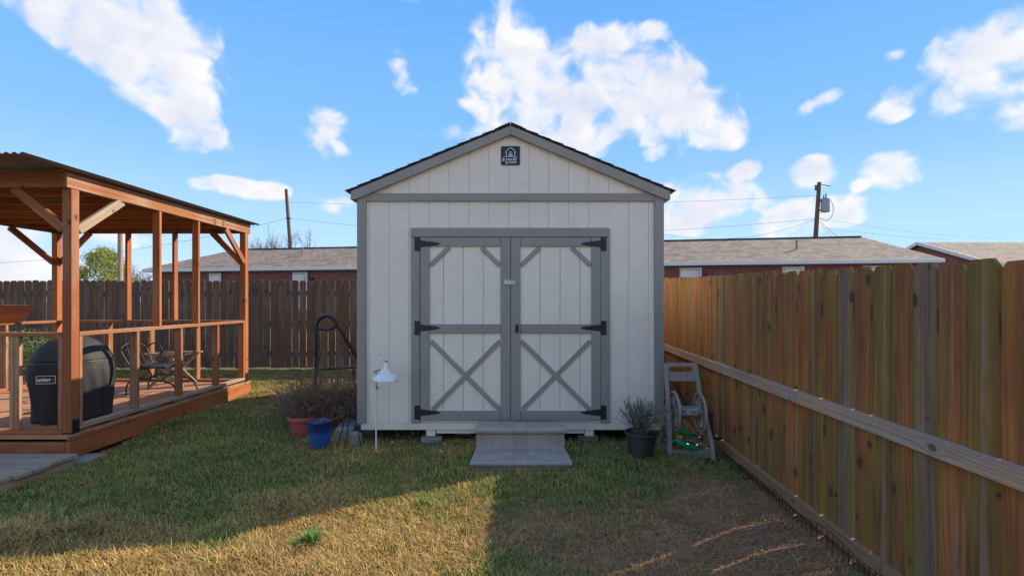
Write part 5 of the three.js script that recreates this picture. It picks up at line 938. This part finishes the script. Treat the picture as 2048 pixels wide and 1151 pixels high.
{
  const x = 1.70, d = 5.42, b = thing('straw_broom', 'pale straw bristles of a broom leaning behind the shed corner', 'broom', x, 0, d), r = rng(771), gs = [];
  for (let i = 0; i < 90; i++) { const a = (r() - 0.5), e = (r() - 0.5); gs.push(new THREE.TubeGeometry(new THREE.CatmullRomCurve3([new THREE.Vector3(a * 0.03, 0, e * 0.03), new THREE.Vector3(0.01 + a * 0.07, -0.12, e * 0.06), new THREE.Vector3(0.025 + a * 0.13, -0.22 - r() * 0.06, e * 0.1)]), 5, 0.0016, 3, false)); }
  put('bristles', merged(gs), std({ color: new THREE.Color(0.44, 0.33, 0.21), roughness: 0.9 }), b, x - 0.05, 0.985, d);
  bar('stick', std({ color: new THREE.Color(0.52, 0.42, 0.30), roughness: 0.7 }), b, [x + 0.02, -0.01, d - 0.1], [x - 0.05, 1.0, d], 0.024, 0.024);
}

// ───────────────────────── small growth and litter ─────────────────────────
function weed(label, x, d, n, L, seed, cols) {
  const r = rng(seed), pos = [], nor = [], col = [];
  for (let i = 0; i < n; i++) {
    const dir = r() * 6.283, tilt = 0.25 + r() * 0.95, l = L * (0.5 + r() * 0.7), w = 0.0022 + r() * 0.002, cx = Math.cos(dir), cz = Math.sin(dir), c = cols[Math.floor(r() * cols.length)], q = 0.75 + r() * 0.5, bx = (r() - 0.5) * 0.07, bz = (r() - 0.5) * 0.07; let pa = null;
    for (let s = 0; s <= 4; s++) { const t = s / 4, ou = l * tilt * t * (0.7 + 0.4 * t), up = l * (t - 0.45 * tilt * t * t), ww = w * (1 - t * t * 0.95); const A = [bx + cx * ou - cz * ww, up, bz + cz * ou + cx * ww], B = [bx + cx * ou + cz * ww, up, bz + cz * ou - cx * ww]; if (pa) for (const P of [pa[0], B, pa[1], pa[0], A, B]) { pos.push(...P); nor.push(-cx * 0.4, 0.9, -cz * 0.4); col.push(c[0] * q, c[1] * q, c[2] * q); } pa = [A, B]; }
  }
  const g = new THREE.BufferGeometry(); g.setAttribute('position', new THREE.Float32BufferAttribute(pos, 3)); g.setAttribute('normal', new THREE.Float32BufferAttribute(nor, 3)); g.setAttribute('color', new THREE.Float32BufferAttribute(col, 3));
  tag(put('weed_clump', g, M.blade, null, x, groundY(x, d), d), label, 'weed');
}
const WG = [[0.10, 0.22, 0.035], [0.14, 0.27, 0.05], [0.08, 0.17, 0.03]];
weed('bright green weed clump alone in the sunlit dry grass', -1.21, 2.93, 260, 0.10, 801, WG);
weed('green weed tuft at the tip of the sunlit lawn patch', -0.62, 3.42, 150, 0.075, 803, WG);
weed('small weed growing beside the wire border below the fence', 1.84, 2.62, 60, 0.06, 805, WG);
{
  const r = rng(821), g = prism([[-0.5, 0], [-0.2, 0.22], [0.25, 0.2], [0.5, 0], [0.2, -0.2], [-0.25, -0.18]], 0.03).rotateX(-Math.PI / 2); const m = std({ color: new THREE.Color(0.50, 0.42, 0.28), roughness: 0.8 });
  for (const [x, d, s, lab] of [[-0.665, 4.62, 0.06, 'pale fallen leaf on the grass left of the doorstep'], [1.02, 4.72, 0.035, 'yellow fallen leaf on the grass by the dark ribbed pot']]) { const q = put('fallen_leaf', g, m, null, x, groundY(x, d) + 0.03, d); q.scale.setScalar(s); q.rotation.set(0.3, r() * 6, 0.25); tag(q, lab, 'leaf'); }
  // loose stones in the soil under the shed front
  const rock = new THREE.IcosahedronGeometry(1, 1), P = rock.attributes.position; for (let i = 0; i < P.count; i++) { const k = 0.8 + 0.4 * vn(P.getX(i) * 2 + 5, P.getY(i) * 2 + P.getZ(i) * 3 + 9, 3); P.setXYZ(i, P.getX(i) * k, P.getY(i) * k * 0.6, P.getZ(i) * k); } rock.computeVertexNormals();
  const rm = std({ color: new THREE.Color(1, 1, 1), roughness: 0.95 }), im = new THREE.InstancedMesh(rock, rm, 420), MM = new THREE.Matrix4(), Q = new THREE.Quaternion(), C = new THREE.Color();
  for (let i = 0; i < 420; i++) { const x = -1.5 + r() * 2.9, d = 4.86 + Math.pow(r(), 1.5) * 0.9, s = 0.005 + Math.pow(r(), 3) * 0.022; Q.setFromEuler(new THREE.Euler(r(), r() * 6, r())); MM.compose(new THREE.Vector3(x, groundY(x, d) + s * 0.25, -d), Q, new THREE.Vector3(s, s, s)); im.setMatrixAt(i, MM); const k = 0.6 + r() * 0.8; C.setRGB(0.25 * k, 0.19 * k, 0.14 * k); im.setColorAt(i, C); }
  const lg = prism([[-0.5, 0], [-0.1, 0.28], [0.5, 0.05], [0.05, -0.25]], 0.04).rotateX(-Math.PI / 2), li = new THREE.InstancedMesh(lg, rm, 520);
  for (let i = 0; i < 520; i++) { const d = 2 + Math.pow(r(), 1.3) * 5, x = -3.8 + r() * 5.7, s = 0.008 + r() * r() * 0.03, k = 0.6 + r() * 0.8; Q.setFromEuler(new THREE.Euler((r() - 0.5) * 0.9, r() * 6, (r() - 0.5) * 0.9)); MM.compose(new THREE.Vector3(x, groundY(x, d) + 0.022 + r() * 0.015, -d), Q, new THREE.Vector3(s, s, s)); li.setMatrixAt(i, MM); C.setRGB(0.30 * k, 0.20 * k, 0.11 * k); li.setColorAt(i, C); }
  li.name = 'leaf_litter'; tag(li, 'scattered bits of brown leaf litter on the lawn', 'litter', null, 'stuff'); scene.add(li);
  im.name = 'gravel'; tag(im, 'loose pebbles in the soil under the shed front', 'gravel', null, 'stuff'); scene.add(im);
}

scene.traverse((o) => { if (o.isMesh) { o.castShadow = true; o.receiveShadow = true; } });
renderer.render(scene, camera);
